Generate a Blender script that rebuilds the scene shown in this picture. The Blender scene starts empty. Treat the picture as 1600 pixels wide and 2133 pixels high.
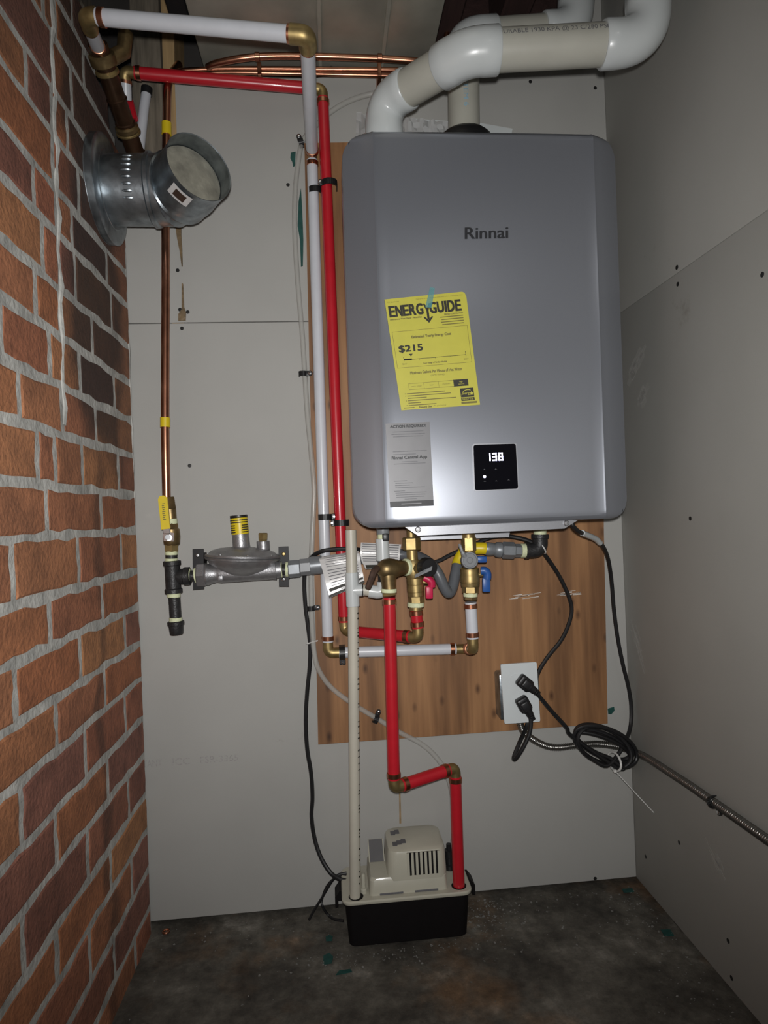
import bpy, bmesh, math, random
from mathutils import Vector, Matrix, noise
V = Vector
SC = bpy.context.scene
COL = SC.collection
R = random.Random(7)
PI = math.pi

# ---------------------------------------------------------------- camera, world, lights, exposure
cam_data = bpy.data.cameras.new('camera')
cam = bpy.data.objects.new('camera', cam_data)
COL.objects.link(cam)
yaw, pitch, roll = .0861, .0036, -.0394
fw = V((math.sin(yaw)*math.cos(pitch), math.cos(yaw)*math.cos(pitch), math.sin(pitch)))
r0 = V((math.cos(yaw), -math.sin(yaw), 0)); u0 = r0.cross(fw)
rt = math.cos(roll)*r0 + math.sin(roll)*u0
up = math.cos(roll)*u0 - math.sin(roll)*r0
m = Matrix((rt, up, -fw)).transposed().to_4x4(); m.translation = V((0, -1.3134, .8137))
cam.matrix_world = m
cam_data.sensor_fit = 'HORIZONTAL'; cam_data.sensor_width = 36
cam_data.lens = 1318.7/1600*36; cam_data.clip_start = .02
SC.camera = cam

world = bpy.data.worlds.new('world'); SC.world = world; world.use_nodes = True
bg = world.node_tree.nodes['Background']
bg.inputs[0].default_value = (.82, .9, 1, 1); bg.inputs[1].default_value = .035

# the phone's flash beside the lens
fl = bpy.data.lights.new('phone_flash', 'SPOT'); fl.energy = 47; fl.color = (1, .985, .97)
fl.shadow_soft_size = .012; fl.spot_size = math.radians(118); fl.spot_blend = 1.0
flo = bpy.data.objects.new('phone_flash', fl); COL.objects.link(flo)
flo.location = (.0, -1.335, .845)
flo.rotation_euler = (V((.1, 0, .95)) - V(flo.location)).to_track_quat('-Z', 'Y').to_euler()
# a weak bulb under the basement ceiling behind the photographer
bl = bpy.data.lights.new('basement_bulb', 'POINT'); bl.energy = 3; bl.color = (1, .97, .93); bl.shadow_soft_size = .10
blo = bpy.data.objects.new('basement_bulb', bl); COL.objects.link(blo); blo.location = (.48, -2.25, 1.92)

SC.view_settings.view_transform = 'Standard'; SC.view_settings.look = 'None'
SC.view_settings.gamma = 1; SC.view_settings.use_curve_mapping = False
SC.view_settings.exposure = 0.0

# ---------------------------------------------------------------- materials
def mat(name, col, rough=.5, metal=0., var=.1, scale=30., bump=0., bscale=200., coat=0., alpha=None,
        trans=0., stretch=(1, 1, 1), spec=.5, detail=4, emit=None):
    m = bpy.data.materials.new(name); m.use_nodes = True
    nt = m.node_tree; N = nt.nodes; L = nt.links
    b = N['Principled BSDF']
    b.inputs['Roughness'].default_value = rough; b.inputs['Metallic'].default_value = metal
    b.inputs['Coat Weight'].default_value = coat; b.inputs['Coat Roughness'].default_value = .08
    b.inputs['Specular IOR Level'].default_value = spec
    b.inputs['Transmission Weight'].default_value = trans
    if alpha is not None: b.inputs['Alpha'].default_value = alpha
    tc = N.new('ShaderNodeTexCoord'); mp = N.new('ShaderNodeMapping'); L.new(tc.outputs['Object'], mp.inputs[0])
    mp.inputs['Scale'].default_value = stretch
    nz = N.new('ShaderNodeTexNoise'); nz.inputs['Scale'].default_value = scale; nz.inputs['Detail'].default_value = detail
    L.new(mp.outputs[0], nz.inputs['Vector'])
    rp = N.new('ShaderNodeValToRGB'); L.new(nz.outputs['Fac'], rp.inputs[0])
    c = V(col[:3]); lo = c*(1-var); hi = c*(1+var)
    rp.color_ramp.elements[0].position = .3; rp.color_ramp.elements[1].position = .7
    rp.color_ramp.elements[0].color = (*lo, 1); rp.color_ramp.elements[1].color = (*hi, 1)
    L.new(rp.outputs[0], b.inputs['Base Color'])
    if bump:
        n2 = N.new('ShaderNodeTexNoise'); n2.inputs['Scale'].default_value = bscale; L.new(mp.outputs[0], n2.inputs['Vector'])
        bp = N.new('ShaderNodeBump'); bp.inputs['Strength'].default_value = bump; bp.inputs['Distance'].default_value = .002
        L.new(n2.outputs['Fac'], bp.inputs['Height']); L.new(bp.outputs[0], b.inputs['Normal'])
    if emit:
        b.inputs['Emission Color'].default_value = (*emit[:3], 1); b.inputs['Emission Strength'].default_value = emit[3]
    m['b'] = b.name
    return m

def nodes(m): return m.node_tree.nodes, m.node_tree.links, m.node_tree.nodes['Principled BSDF']

M = {}
M['silver'] = mat('silver_paint', (.275, .29, .325), .31, .6, .02, 900)
M['silver_plain'] = mat('silver_sheet', (.42, .43, .46), .42, .8, .03, 300)
M['steel'] = mat('steel', (.5, .51, .52), .35, 1, .08, 60)
M['chrome'] = mat('chrome', (.75, .76, .78), .15, 1, .03, 60)
M['galv'] = mat('galvanised_sheet', (.30, .335, .36), .36, .95, .4, 38, .3, 60)
M['duct'] = mat('dull_duct_sheet', (.46, .45, .385), .5, .55, .16, 12)
M['castalu'] = mat('cast_aluminium', (.33, .33, .34), .45, .8, .12, 90, .2, 350)
M['graypaint'] = mat('grey_painted_brass', (.20, .215, .23), .4, .3, .12, 60)
M['castiron'] = mat('black_cast_iron', (.028, .028, .029), .45, .3, .25, 120, .3, 300)
M['black'] = mat('black_plastic', (.012, .012, .013), .4, 0, .1, 80)
M['blackmetal'] = mat('black_painted_steel', (.010, .010, .011), .5, 0, .1, 80, spec=.3)
M['rubber'] = mat('black_cord_rubber', (.011, .011, .012), .42, 0, .15, 80)
M['gloss_black'] = mat('gloss_black_glass', (.004, .004, .006), .12, 0, .0, 10)
M['brass'] = mat('brass', (.37, .275, .12), .46, .85, .25, 60)
M['oldbrass'] = mat('tarnished_brass', (.24, .17, .08), .42, .85, .35, 50)
M['copper'] = mat('copper', (.46, .215, .135), .3, 1, .2, 40)
M['oldcopper'] = mat('old_dark_copper', (.10, .055, .032), .38, .85, .35, 30)
M['crimp'] = mat('copper_crimp', (.55, .25, .15), .3, 1, .1, 60)
M['white_pex'] = mat('white_pex', (.56, .58, .62), .33, 0, .03, 40, coat=.3)
M['red_pex'] = mat('red_pex', (.46, .012, .022), .33, 0, .06, 40, coat=.3)
M['pvc_pipe'] = mat('cream_pvc_pipe', (.50, .475, .40), .4, 0, .05, 20)
M['vent_pvc'] = mat('grey_cream_vent_pvc', (.40, .395, .345), .4, 0, .05, 20)
M['pvc_white'] = mat('white_pvc_fitting', (.52, .55, .55), .3, 0, .03, 20, coat=.3)
M['pvc_grey'] = mat('grey_pvc', (.20, .21, .22), .4, 0, .05, 20)
M['hose'] = mat('grey_hose_coating', (.105, .112, .122), .38, 0, .08, 60)
M['tape'] = mat('pale_green_sealant', (.64, .68, .44), .6, 0, .1, 160, .3, 400)
M['yellow'] = mat('yellow_vinyl', (.66, .50, .012), .4, 0, .05, 40)
M['yellow_label'] = mat('yellow_paper', (.47, .44, .055), .55, 0, .03, 60)
M['ink'] = mat('black_ink', (.02, .018, .012), .6, 0, .1, 200)
M['ink_soft'] = mat('faded_black_ink', (.15, .13, .03), .6, 0, .1, 200)
M['ink_grey'] = mat('dark_grey_ink', (.018, .019, .022), .5, 0, .1, 200)
M['ink_mid'] = mat('mid_grey_ink', (.11, .11, .12), .5, 0, .1, 200)
M['ink_pale'] = mat('pale_grey_ink', (.33, .32, .31), .7, 0, .2, 300)
M['ink_blue'] = mat('blue_ink', (.22, .40, .52), .6, 0, .15, 200)
M['grey_label'] = mat('grey_label_paper', (.155, .155, .16), .45, .3, .03, 60)
M['white_label'] = mat('foil_white_label', (.62, .61, .60), .3, .1, .04, 60, .15, 90)
M['redhandle'] = mat('crimson_handle', (.50, .012, .065), .4, 0, .08, 60)
M['bluehandle'] = mat('blue_handle', (.02, .085, .30), .4, 0, .1, 60)
M['rust'] = mat('rusty_brown', (.055, .03, .02), .6, .2, .3, 80)
M['pump_white'] = mat('cream_pump_plastic', (.46, .445, .365), .38, 0, .03, 30, coat=.2)
M['pump_black'] = mat('black_pump_tank', (.005, .004, .0045), .6, 0, .1, 60, spec=.25)
M['plate'] = mat('white_wall_plate', (.62, .66, .67), .4, 0, .02, 30)
M['armor'] = mat('armoured_cable_steel', (.27, .265, .25), .28, .95, .1, 60)
M['cementfill'] = mat('cement_plug', (.24, .23, .185), .9, 0, .3, 35, .5, 120)
M['tube'] = mat('clear_vinyl_tube', (.62, .62, .58), .25, 0, .05, 40, alpha=.36, trans=.2)
M['film'] = mat('clear_plastic_film', (.5, .5, .5), .15, 0, .05, 20, .6, 60, alpha=.6)
M['teal'] = mat('teal_paint', (.010, .065, .056), .5, 0, .2, 90)
M['tealtape'] = mat('teal_film_tape', (.14, .40, .42), .35, 0, .08, 60, alpha=.34)
M['ziptie'] = mat('natural_nylon', (.66, .66, .64), .4, 0, .05, 60)
M['oldwood'] = mat('weathered_timber', (.17, .145, .11), .85, 0, .4, 14, .6, 40, stretch=(6, 6, .6))
M['pine'] = mat('pine_stud', (.40, .27, .13), .7, 0, .2, 18, .2, 60, stretch=(6, 6, .5))
M['darkjoist'] = mat('dark_stained_joist', (.03, .013, .011), .75, 0, .3, 12, .3, 50, stretch=(6, .6, 6))
M['void'] = mat('cavity_shade', (.035, .032, .03), .9, 0, .3, 10)  # near-black colour stands in for the shade inside the wall cavity
M['adhesive'] = mat('brown_adhesive', (.17, .12, .065), .5, 0, .4, 60, .5, 150)
M['stain'] = mat('rust_stain', (.30, .21, .11), .8, 0, .3, 60)
M['spackle'] = mat('white_scuff', (.62, .60, .56), .8, 0, .1, 150)
M['screwdark'] = mat('dark_drywall_screw', (.03, .03, .03), .5, .5, .2, 100)
M['digit'] = mat('lit_digit', (.8, .8, 1), .4, 0, 0, 10, emit=(.78, .78, 1, 6))
M['led'] = mat('lit_led', (.8, .8, 1), .4, 0, 0, 10, emit=(.62, .62, 1, 4))
M['icon'] = mat('unlit_touch_icon', (.06, .06, .065), .4, 0, 0, 10)
M['flake'] = mat('pale_flakes', (.19, .187, .175), .5, 0, .3, 100)

M['smear'] = mat('dried_plaster_film', (.50, .49, .46), .8, 0, .1, 150, alpha=.16)
M['silver'].node_tree.nodes['Principled BSDF'].inputs['Anisotropic'].default_value = .55

# plasterboard: pale grey paper face, faint blotches and scuffs
def drywall(name, col):
    m = mat(name, col, .75, 0, .045, 4.5, .05, 500, detail=8)
    N, L, b = nodes(m)
    rp = [n for n in N if n.type == 'VALTORGB'][0]
    tc = [n for n in N if n.type == 'TEX_COORD'][0]
    n2 = N.new('ShaderNodeTexNoise'); n2.inputs['Scale'].default_value = 3.2; n2.inputs['Detail'].default_value = 12
    n2.inputs['Roughness'].default_value = .78; L.new(tc.outputs['Object'], n2.inputs['Vector'])
    r2 = N.new('ShaderNodeValToRGB'); L.new(n2.outputs['Fac'], r2.inputs[0])
    r2.color_ramp.elements[0].position = .29; r2.color_ramp.elements[1].position = .36
    r2.color_ramp.elements[0].color = (.72, .70, .66, 1); r2.color_ramp.elements[1].color = (1, 1, 1, 1)
    e = r2.color_ramp.elements.new(.66); e.color = (1, 1, 1, 1)
    e = r2.color_ramp.elements.new(.74); e.color = (1.12, 1.12, 1.11, 1)
    mx = N.new('ShaderNodeMix'); mx.data_type = 'RGBA'; mx.blend_type = 'MULTIPLY'; mx.inputs[0].default_value = .8
    L.new(rp.outputs[0], mx.inputs[6]); L.new(r2.outputs[0], mx.inputs[7]); L.new(mx.outputs[2], b.inputs['Base Color'])
    return m
M['drywall'] = drywall('plasterboard', (.375, .372, .352))
M['drywall_right'] = drywall('plasterboard_right', (.375, .372, .345))

# plywood: vertical grain, knots, orange-brown
def plywood():
    m = bpy.data.materials.new('plywood_face'); m.use_nodes = True
    N, L, b = nodes(m); b.inputs['Roughness'].default_value = .6
    tc = N.new('ShaderNodeTexCoord')
    def mp(s):
        n = N.new('ShaderNodeMapping'); n.inputs['Scale'].default_value = s; L.new(tc.outputs['Object'], n.inputs[0]); return n
    nz = N.new('ShaderNodeTexNoise'); nz.inputs['Scale'].default_value = 1; nz.inputs['Detail'].default_value = 6
    L.new(mp((26, 26, 2.2)).outputs[0], nz.inputs['Vector'])
    r1 = N.new('ShaderNodeValToRGB'); L.new(nz.outputs['Fac'], r1.inputs[0])
    el = r1.color_ramp.elements; el[0].position = .36; el[0].color = (.17, .080, .032, 1); el[1].position = .64; el[1].color = (.36, .185, .078, 1)
    e = el.new(.5); e.color = (.275, .135, .055, 1)
    n2 = N.new('ShaderNodeTexNoise'); n2.inputs['Scale'].default_value = 1; n2.inputs['Detail'].default_value = 3
    L.new(mp((95, 95, 4)).outputs[0], n2.inputs['Vector'])
    r2 = N.new('ShaderNodeValToRGB'); L.new(n2.outputs['Fac'], r2.inputs[0])
    r2.color_ramp.elements[0].position = .3; r2.color_ramp.elements[0].color = (.8, .77, .74, 1); r2.color_ramp.elements[1].position = .6
    vo = N.new('ShaderNodeTexVoronoi'); vo.inputs['Scale'].default_value = 1
    wn = N.new('ShaderNodeMapping'); wn.inputs['Scale'].default_value = (24, 24, 12); L.new(tc.outputs['Object'], wn.inputs[0])
    L.new(wn.outputs[0], vo.inputs['Vector'])
    r3 = N.new('ShaderNodeValToRGB'); L.new(vo.outputs['Distance'], r3.inputs[0])
    r3.color_ramp.elements[0].position = .035; r3.color_ramp.elements[0].color = (.22, .16, .12, 1)
    r3.color_ramp.elements[1].position = .17; r3.color_ramp.elements[1].color = (1, 1, 1, 1)
    a = N.new('ShaderNodeMix'); a.data_type = 'RGBA'; a.blend_type = 'MULTIPLY'; a.inputs[0].default_value = 1
    L.new(r1.outputs[0], a.inputs[6]); L.new(r2.outputs[0], a.inputs[7])
    c = N.new('ShaderNodeMix'); c.data_type = 'RGBA'; c.blend_type = 'MULTIPLY'; c.inputs[0].default_value = .85
    L.new(a.outputs[2], c.inputs[6]); L.new(r3.outputs[0], c.inputs[7]); L.new(c.outputs[2], b.inputs['Base Color'])
    return m
M['plywood'] = plywood()

# brick: colour by object, sooty on the old far part of the chimney
def brickmat():
    m = bpy.data.materials.new('old_red_brick'); m.use_nodes = True
    N, L, b = nodes(m); b.inputs['Roughness'].default_value = .8
    oi = N.new('ShaderNodeObjectInfo')
    rp = N.new('ShaderNodeValToRGB'); L.new(oi.outputs['Random'], rp.inputs[0])
    el = rp.color_ramp.elements
    el[0].position = 0; el[0].color = (.34, .13, .06, 1); el[1].position = 1; el[1].color = (.23, .095, .065, 1)
    for p, c in ((.2, (.39, .18, .085)), (.4, (.31, .12, .07)), (.55, (.42, .20, .09)), (.7, (.33, .13, .068)), (.85, (.26, .115, .085))):
        e = el.new(p); e.color = (*c, 1)
    g = N.new('ShaderNodeNewGeometry')
    nz = N.new('ShaderNodeTexNoise'); nz.inputs['Scale'].default_value = 22; nz.inputs['Detail'].default_value = 8; nz.inputs['Roughness'].default_value = .65
    L.new(g.outputs['Position'], nz.inputs['Vector'])
    r2 = N.new('ShaderNodeValToRGB'); L.new(nz.outputs['Fac'], r2.inputs[0])
    r2.color_ramp.elements[0].position = .3; r2.color_ramp.elements[0].color = (.62, .6, .6, 1); r2.color_ramp.elements[1].position = .66; r2.color_ramp.elements[1].color = (1.2, 1.15, 1.1, 1)
    a = N.new('ShaderNodeMix'); a.data_type = 'RGBA'; a.blend_type = 'MULTIPLY'; a.inputs[0].default_value = 1
    L.new(rp.outputs[0], a.inputs[6]); L.new(r2.outputs[0], a.inputs[7])
    # soot from the old flue: a stain with ragged edges
    sx = N.new('ShaderNodeSeparateXYZ'); L.new(g.outputs['Position'], sx.inputs[0])
    n3 = N.new('ShaderNodeTexNoise'); n3.inputs['Scale'].default_value = 5; n3.inputs['Detail'].default_value = 5; L.new(g.outputs['Position'], n3.inputs['Vector'])
    def math_(op, x, y):
        n = N.new('ShaderNodeMath'); n.operation = op
        for i, v in enumerate((x, y)):
            if isinstance(v, (int, float)): n.inputs[i].default_value = v
            else: L.new(v, n.inputs[i])
        return n.outputs[0]
    def rng(v, a0, a1):
        n = N.new('ShaderNodeMapRange'); n.interpolation_type = 'SMOOTHSTEP'; n.inputs[1].default_value = a0; n.inputs[2].default_value = a1; L.new(v, n.inputs[0]); return n.outputs[0]
    yy = math_('ADD', sx.outputs[1], math_('MULTIPLY', math_('SUBTRACT', n3.outputs['Fac'], .5), .22))
    zz = math_('ADD', sx.outputs[2], math_('MULTIPLY', math_('SUBTRACT', n3.outputs['Fac'], .5), .5))
    s = math_('MULTIPLY', rng(yy, -.33, -.27), rng(zz, .80, 1.02))
    s = math_('MULTIPLY', s, math_('SUBTRACT', 1.0, math_('MULTIPLY', rng(yy, -.09, -.03), .55)))
    streak = math_('MULTIPLY', rng(yy, -.25, -.225), math_('SUBTRACT', 1.0, rng(yy, -.215, -.18)))
    s = math_('MAXIMUM', s, math_('MULTIPLY', streak, .6))
    up_ = math_('MULTIPLY', rng(zz, 1.30, 1.55), .45)
    s = math_('MAXIMUM', s, up_)
    k = N.new('ShaderNodeMix'); k.data_type = 'RGBA'
    L.new(math_('MULTIPLY', s, .86), k.inputs[0]); L.new(a.outputs[2], k.inputs[6]); k.inputs[7].default_value = (.028, .02, .017, 1)
    L.new(k.outputs[2], b.inputs['Base Color'])
    nb = N.new('ShaderNodeTexNoise'); nb.inputs['Scale'].default_value = 140; nb.inputs['Detail'].default_value = 6; L.new(g.outputs['Position'], nb.inputs['Vector'])
    bp = N.new('ShaderNodeBump'); bp.inputs['Strength'].default_value = .6; bp.inputs['Distance'].default_value = .004
    L.new(nb.outputs['Fac'], bp.inputs['Height']); L.new(bp.outputs[0], b.inputs['Normal'])
    return m
M['brick'] = brickmat()
M['mortar'] = mat('grey_mortar', (.44, .442, .415), .9, 0, .30, 26, 1.0, 110, detail=10)

# concrete floor: damp, stained, dirty towards the edges
def concrete():
    m = bpy.data.materials.new('stained_concrete'); m.use_nodes = True
    N, L, b = nodes(m); b.inputs['Roughness'].default_value = .7
    tc = N.new('ShaderNodeTexCoord')
    def nz(sc, d, ro=.6):
        n = N.new('ShaderNodeTexNoise'); n.inputs['Scale'].default_value = sc; n.inputs['Detail'].default_value = d; n.inputs['Roughness'].default_value = ro
        L.new(tc.outputs['Object'], n.inputs['Vector']); return n
    r1 = N.new('ShaderNodeValToRGB'); L.new(nz(7, 12, .7).outputs['Fac'], r1.inputs[0]); el = r1.color_ramp.elements
    el[0].position = .28; el[0].color = (.014, .012, .010, 1); el[1].position = .70; el[1].color = (.28, .265, .23, 1)
    e = el.new(.45); e.color = (.075, .068, .056, 1); e = el.new(.58); e.color = (.14, .13, .108, 1)
    r2 = N.new('ShaderNodeValToRGB'); L.new(nz(4.3, 5).outputs['Fac'], r2.inputs[0])
    r2.color_ramp.elements[0].position = .52; r2.color_ramp.elements[0].color = (0, 0, 0, 1); r2.color_ramp.elements[1].position = .66; r2.color_ramp.elements[1].color = (1, 1, 1, 1)
    mx = N.new('ShaderNodeMix'); mx.data_type = 'RGBA'; mx.blend_type = 'MULTIPLY'
    L.new(r2.outputs[0], mx.inputs[0]); L.new(r1.outputs[0], mx.inputs[6]); mx.inputs[7].default_value = (1.25, .85, .58, 1)
    r3 = N.new('ShaderNodeValToRGB'); L.new(nz(60, 8, .75).outputs['Fac'], r3.inputs[0])
    r3.color_ramp.elements[0].position = .3; r3.color_ramp.elements[0].color = (.6, .6, .6, 1); r3.color_ramp.elements[1].position = .7; r3.color_ramp.elements[1].color = (1.25, 1.25, 1.25, 1)
    m2 = N.new('ShaderNodeMix'); m2.data_type = 'RGBA'; m2.blend_type = 'MULTIPLY'; m2.inputs[0].default_value = 1
    L.new(mx.outputs[2], m2.inputs[6]); L.new(r3.outputs[0], m2.inputs[7]); L.new(m2.outputs[2], b.inputs['Base Color'])
    bp = N.new('ShaderNodeBump'); bp.inputs['Strength'].default_value = .6; bp.inputs['Distance'].default_value = .004
    L.new(nz(45, 10, .7).outputs['Fac'], bp.inputs['Height']); L.new(bp.outputs[0], b.inputs['Normal'])
    return m
M['concrete'] = concrete()

# ---------------------------------------------------------------- mesh helpers
ORG = {}
def basis(d):
    d = V(d).normalized(); a = V((0, 0, 1)) if abs(d.z) < .9 else V((1, 0, 0))
    x = a.cross(d).normalized(); return x, d.cross(x).normalized(), d

class MB:
    def __init__(s): s.v = []; s.f = []
    def add(s, vs, fs):
        o = len(s.v); s.v += [V(v) for v in vs]; s.f += [[i+o for i in f] for f in fs]; return s
    def box(s, lo, hi, bev=0., seg=2, jit=0.):
        bm = bmesh.new(); lo = V(lo); hi = V(hi)
        bmesh.ops.create_cube(bm, size=1)
        for v in bm.verts: v.co = V([(lo[i]+hi[i])/2 + v.co[i]*(hi[i]-lo[i]) for i in range(3)])
        if jit:
            for v in bm.verts: v.co += V((R.uniform(-jit, jit), R.uniform(-jit, jit), R.uniform(-jit, jit)))
        if bev: bmesh.ops.bevel(bm, geom=bm.edges[:], offset=bev, segments=seg, profile=.5, affect='EDGES', clamp_overlap=True)
        bm.verts.index_update(); s.add([v.co.copy() for v in bm.verts], [[v.index for v in f.verts] for f in bm.faces]); bm.free(); return s
    def obox(s, c, x, y, z, sx, sy, sz, bev=0., seg=2):
        o = len(s.v); s.box((-sx/2, -sy/2, -sz/2), (sx/2, sy/2, sz/2), bev, seg)
        x, y, z, c = V(x).normalized(), V(y).normalized(), V(z).normalized(), V(c)
        for i in range(o, len(s.v)): p = s.v[i]; s.v[i] = c + x*p.x + y*p.y + z*p.z
        return s
    def lathe(s, base, axis, prof, seg=20, ph=0.):
        x, y, d = basis(axis); base = V(base); rows = []
        o = len(s.v)
        for h, r in prof:
            for k in range(seg):
                a = 2*PI*k/seg + ph
                s.v.append(base + d*h + (x*math.cos(a) + y*math.sin(a))*r)
        n = len(prof)
        for i in range(n-1):
            for k in range(seg):
                k2 = (k+1) % seg
                s.f.append([o+i*seg+k, o+i*seg+k2, o+(i+1)*seg+k2, o+(i+1)*seg+k])
        s.f.append([o+k for k in range(seg)][::-1]); s.f.append([o+(n-1)*seg+k for k in range(seg)])
        return s
    def tube(s, pts, r, seg=14, cap=True, closed=False):
        pts = [V(p) for p in pts]; n = len(pts); o = len(s.v)
        rr = r if isinstance(r, (list, tuple)) else [r]*n
        T = []
        for i in range(n):
            if closed: t = pts[(i+1) % n]-pts[i-1]
            else: t = pts[min(i+1, n-1)]-pts[max(i-1, 0)]
            T.append(t.normalized() if t.length > 1e-9 else (T[-1] if T else V((0, 0, 1))))
        x, y, _ = basis(T[0])
        for i in range(n):
            if i:
                q = T[i-1].rotation_difference(T[i]); x = q @ x
                x = (x - T[i]*x.dot(T[i])).normalized()
            y = T[i].cross(x)
            for k in range(seg):
                a = 2*PI*k/seg; s.v.append(pts[i] + (x*math.cos(a)+y*math.sin(a))*rr[i])
        for i in range(n if closed else n-1):
            j = (i+1) % n
            for k in range(seg):
                k2 = (k+1) % seg
                s.f.append([o+i*seg+k, o+i*seg+k2, o+j*seg+k2, o+j*seg+k])
        if cap and not closed:
            s.f.append([o+k for k in range(seg)][::-1]); s.f.append([o+(n-1)*seg+k for k in range(seg)])
        return s
    def prism(s, poly, depth):            # poly: 3D points of one planar face, depth: vector
        n = len(poly); d = V(depth)
        s.add([V(p) for p in poly]+[V(p)+d for p in poly],
              [list(range(n))[::-1], list(range(n, 2*n))]+[[i, (i+1) % n, n+(i+1) % n, n+i] for i in range(n)]); return s
    def build(s, name, m, parent=None, smooth=35, fixn=True):
        if parent: org = ORG[parent]
        else:
            xs = [[v[i] for v in s.v] for i in range(3)]
            org = V(((min(xs[0])+max(xs[0]))/2, (min(xs[1])+max(xs[1]))/2, min(xs[2])))
        me = bpy.data.meshes.new(name); me.from_pydata([v-org for v in s.v], [], s.f); me.validate()
        if fixn:
            bm = bmesh.new(); bm.from_mesh(me); bmesh.ops.recalc_face_normals(bm, faces=bm.faces[:]); bm.to_mesh(me); bm.free()
        me.materials.append(m if not isinstance(m, str) else M[m])
        if smooth: me.shade_smooth(); me.set_sharp_from_angle(angle=math.radians(smooth))
        o = bpy.data.objects.new(name, me); COL.objects.link(o)
        if parent: o.parent = parent
        else: o.location = org
        ORG[o] = org
        return o

def thing(name, label, cat, loc, group=None):
    o = bpy.data.objects.new(name, None); COL.objects.link(o); o.location = loc; o.empty_display_size = .02
    o['label'] = label; o['category'] = cat
    if group: o['group'] = group
    ORG[o] = V(loc); return o
def tag(o, label, cat, group=None):
    o['label'] = label; o['category'] = cat
    if group: o['group'] = group
    return o
def struct(o): o['kind'] = 'structure'; return o
def lab(o, t): o['label'] = t; return o

def cr(pts, n=8):                         # smooth curve through points
    P_ = [V(p) for p in pts]; P_ = [P_[0]*2-P_[1]]+P_+[P_[-1]*2-P_[-2]]; out = []
    for i in range(1, len(P_)-2):
        a, b, c, d = P_[i-1:i+3]
        for k in range(n):
            t = k/n
            out.append(.5*((2*b)+(c-a)*t+(2*a-5*b+4*c-d)*t*t+(3*b-a-3*c+d)*t**3))
    out.append(P_[-2]); return out
def bend(p, a, b, r, n=8):                # rounded corner at p between unit directions a (towards) and b (away)
    a, b = V(a).normalized(), V(b).normalized(); p = V(p)
    s0, s1 = p-a*r, p+b*r
    return [((1-t)**2)*s0+2*t*(1-t)*p+t*t*s1 for t in [k/n for k in range(n+1)]]

def cyl(name, m, parent, p0, p1, r, seg=22, r2=None, bev=.0008):
    p0, p1 = V(p0), V(p1); L_ = (p1-p0).length; r2 = r if r2 is None else r2
    bev = min(bev, L_*.3)
    return MB().lathe(p0, p1-p0, [(0, r-bev), (bev, r), (L_-bev, r2), (L_, r2-bev)], seg).build(name, m, parent)
def hexnut(name, m, parent, p0, p1, r, ph=0.):
    p0, p1 = V(p0), V(p1); L_ = (p1-p0).length; b = min(.002, L_*.2)
    return MB().lathe(p0, p1-p0, [(0, r*.9), (b, r), (L_-b, r), (L_, r*.9)], 6, ph).build(name, m, parent, smooth=20)

def pex_elbow(parent, p, din, dout, m='brass', r=.0085):
    din, dout = V(din).normalized(), V(dout).normalized()
    e = .026
    pts = [V(p)-din*e]+bend(p, din, dout, .011, 7)+[V(p)+dout*e]
    MB().tube(pts, r*1.12, 14).build('elbow', m, parent)
def pex_run(parent, pts, pm, r=.0112, first=True, last=True, inset=.022, in0=None, in1=None, elbow_r=.0095, ring='crimp'):
    pts = [V(p) for p in pts]
    for i in range(len(pts)-1):
        d = (pts[i+1]-pts[i]).normalized()
        a = pts[i]+d*((inset if i or first else 0) if i or in0 is None else in0); b = pts[i+1]-d*((inset if i+1 < len(pts)-1 or last else 0) if i+1 < len(pts)-1 or in1 is None else in1)
        MB().tube([a, b], r, 20).build('pipe', pm, parent)
        for q, sgn, on in ((a, 1, i or first), (b, -1, i+1 < len(pts)-1 or last)):
            if on:
                MB().lathe(q+d*sgn*.003, d*sgn, [(0, r+.0004), (.0005, r+.0014), (.0085, r+.0014), (.009, r+.0004)], 22).build('crimp_ring', ring, parent)
    for i in range(1, len(pts)-1):
        pex_elbow(parent, pts[i], pts[i]-pts[i-1], pts[i+1]-pts[i], r=elbow_r)

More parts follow.
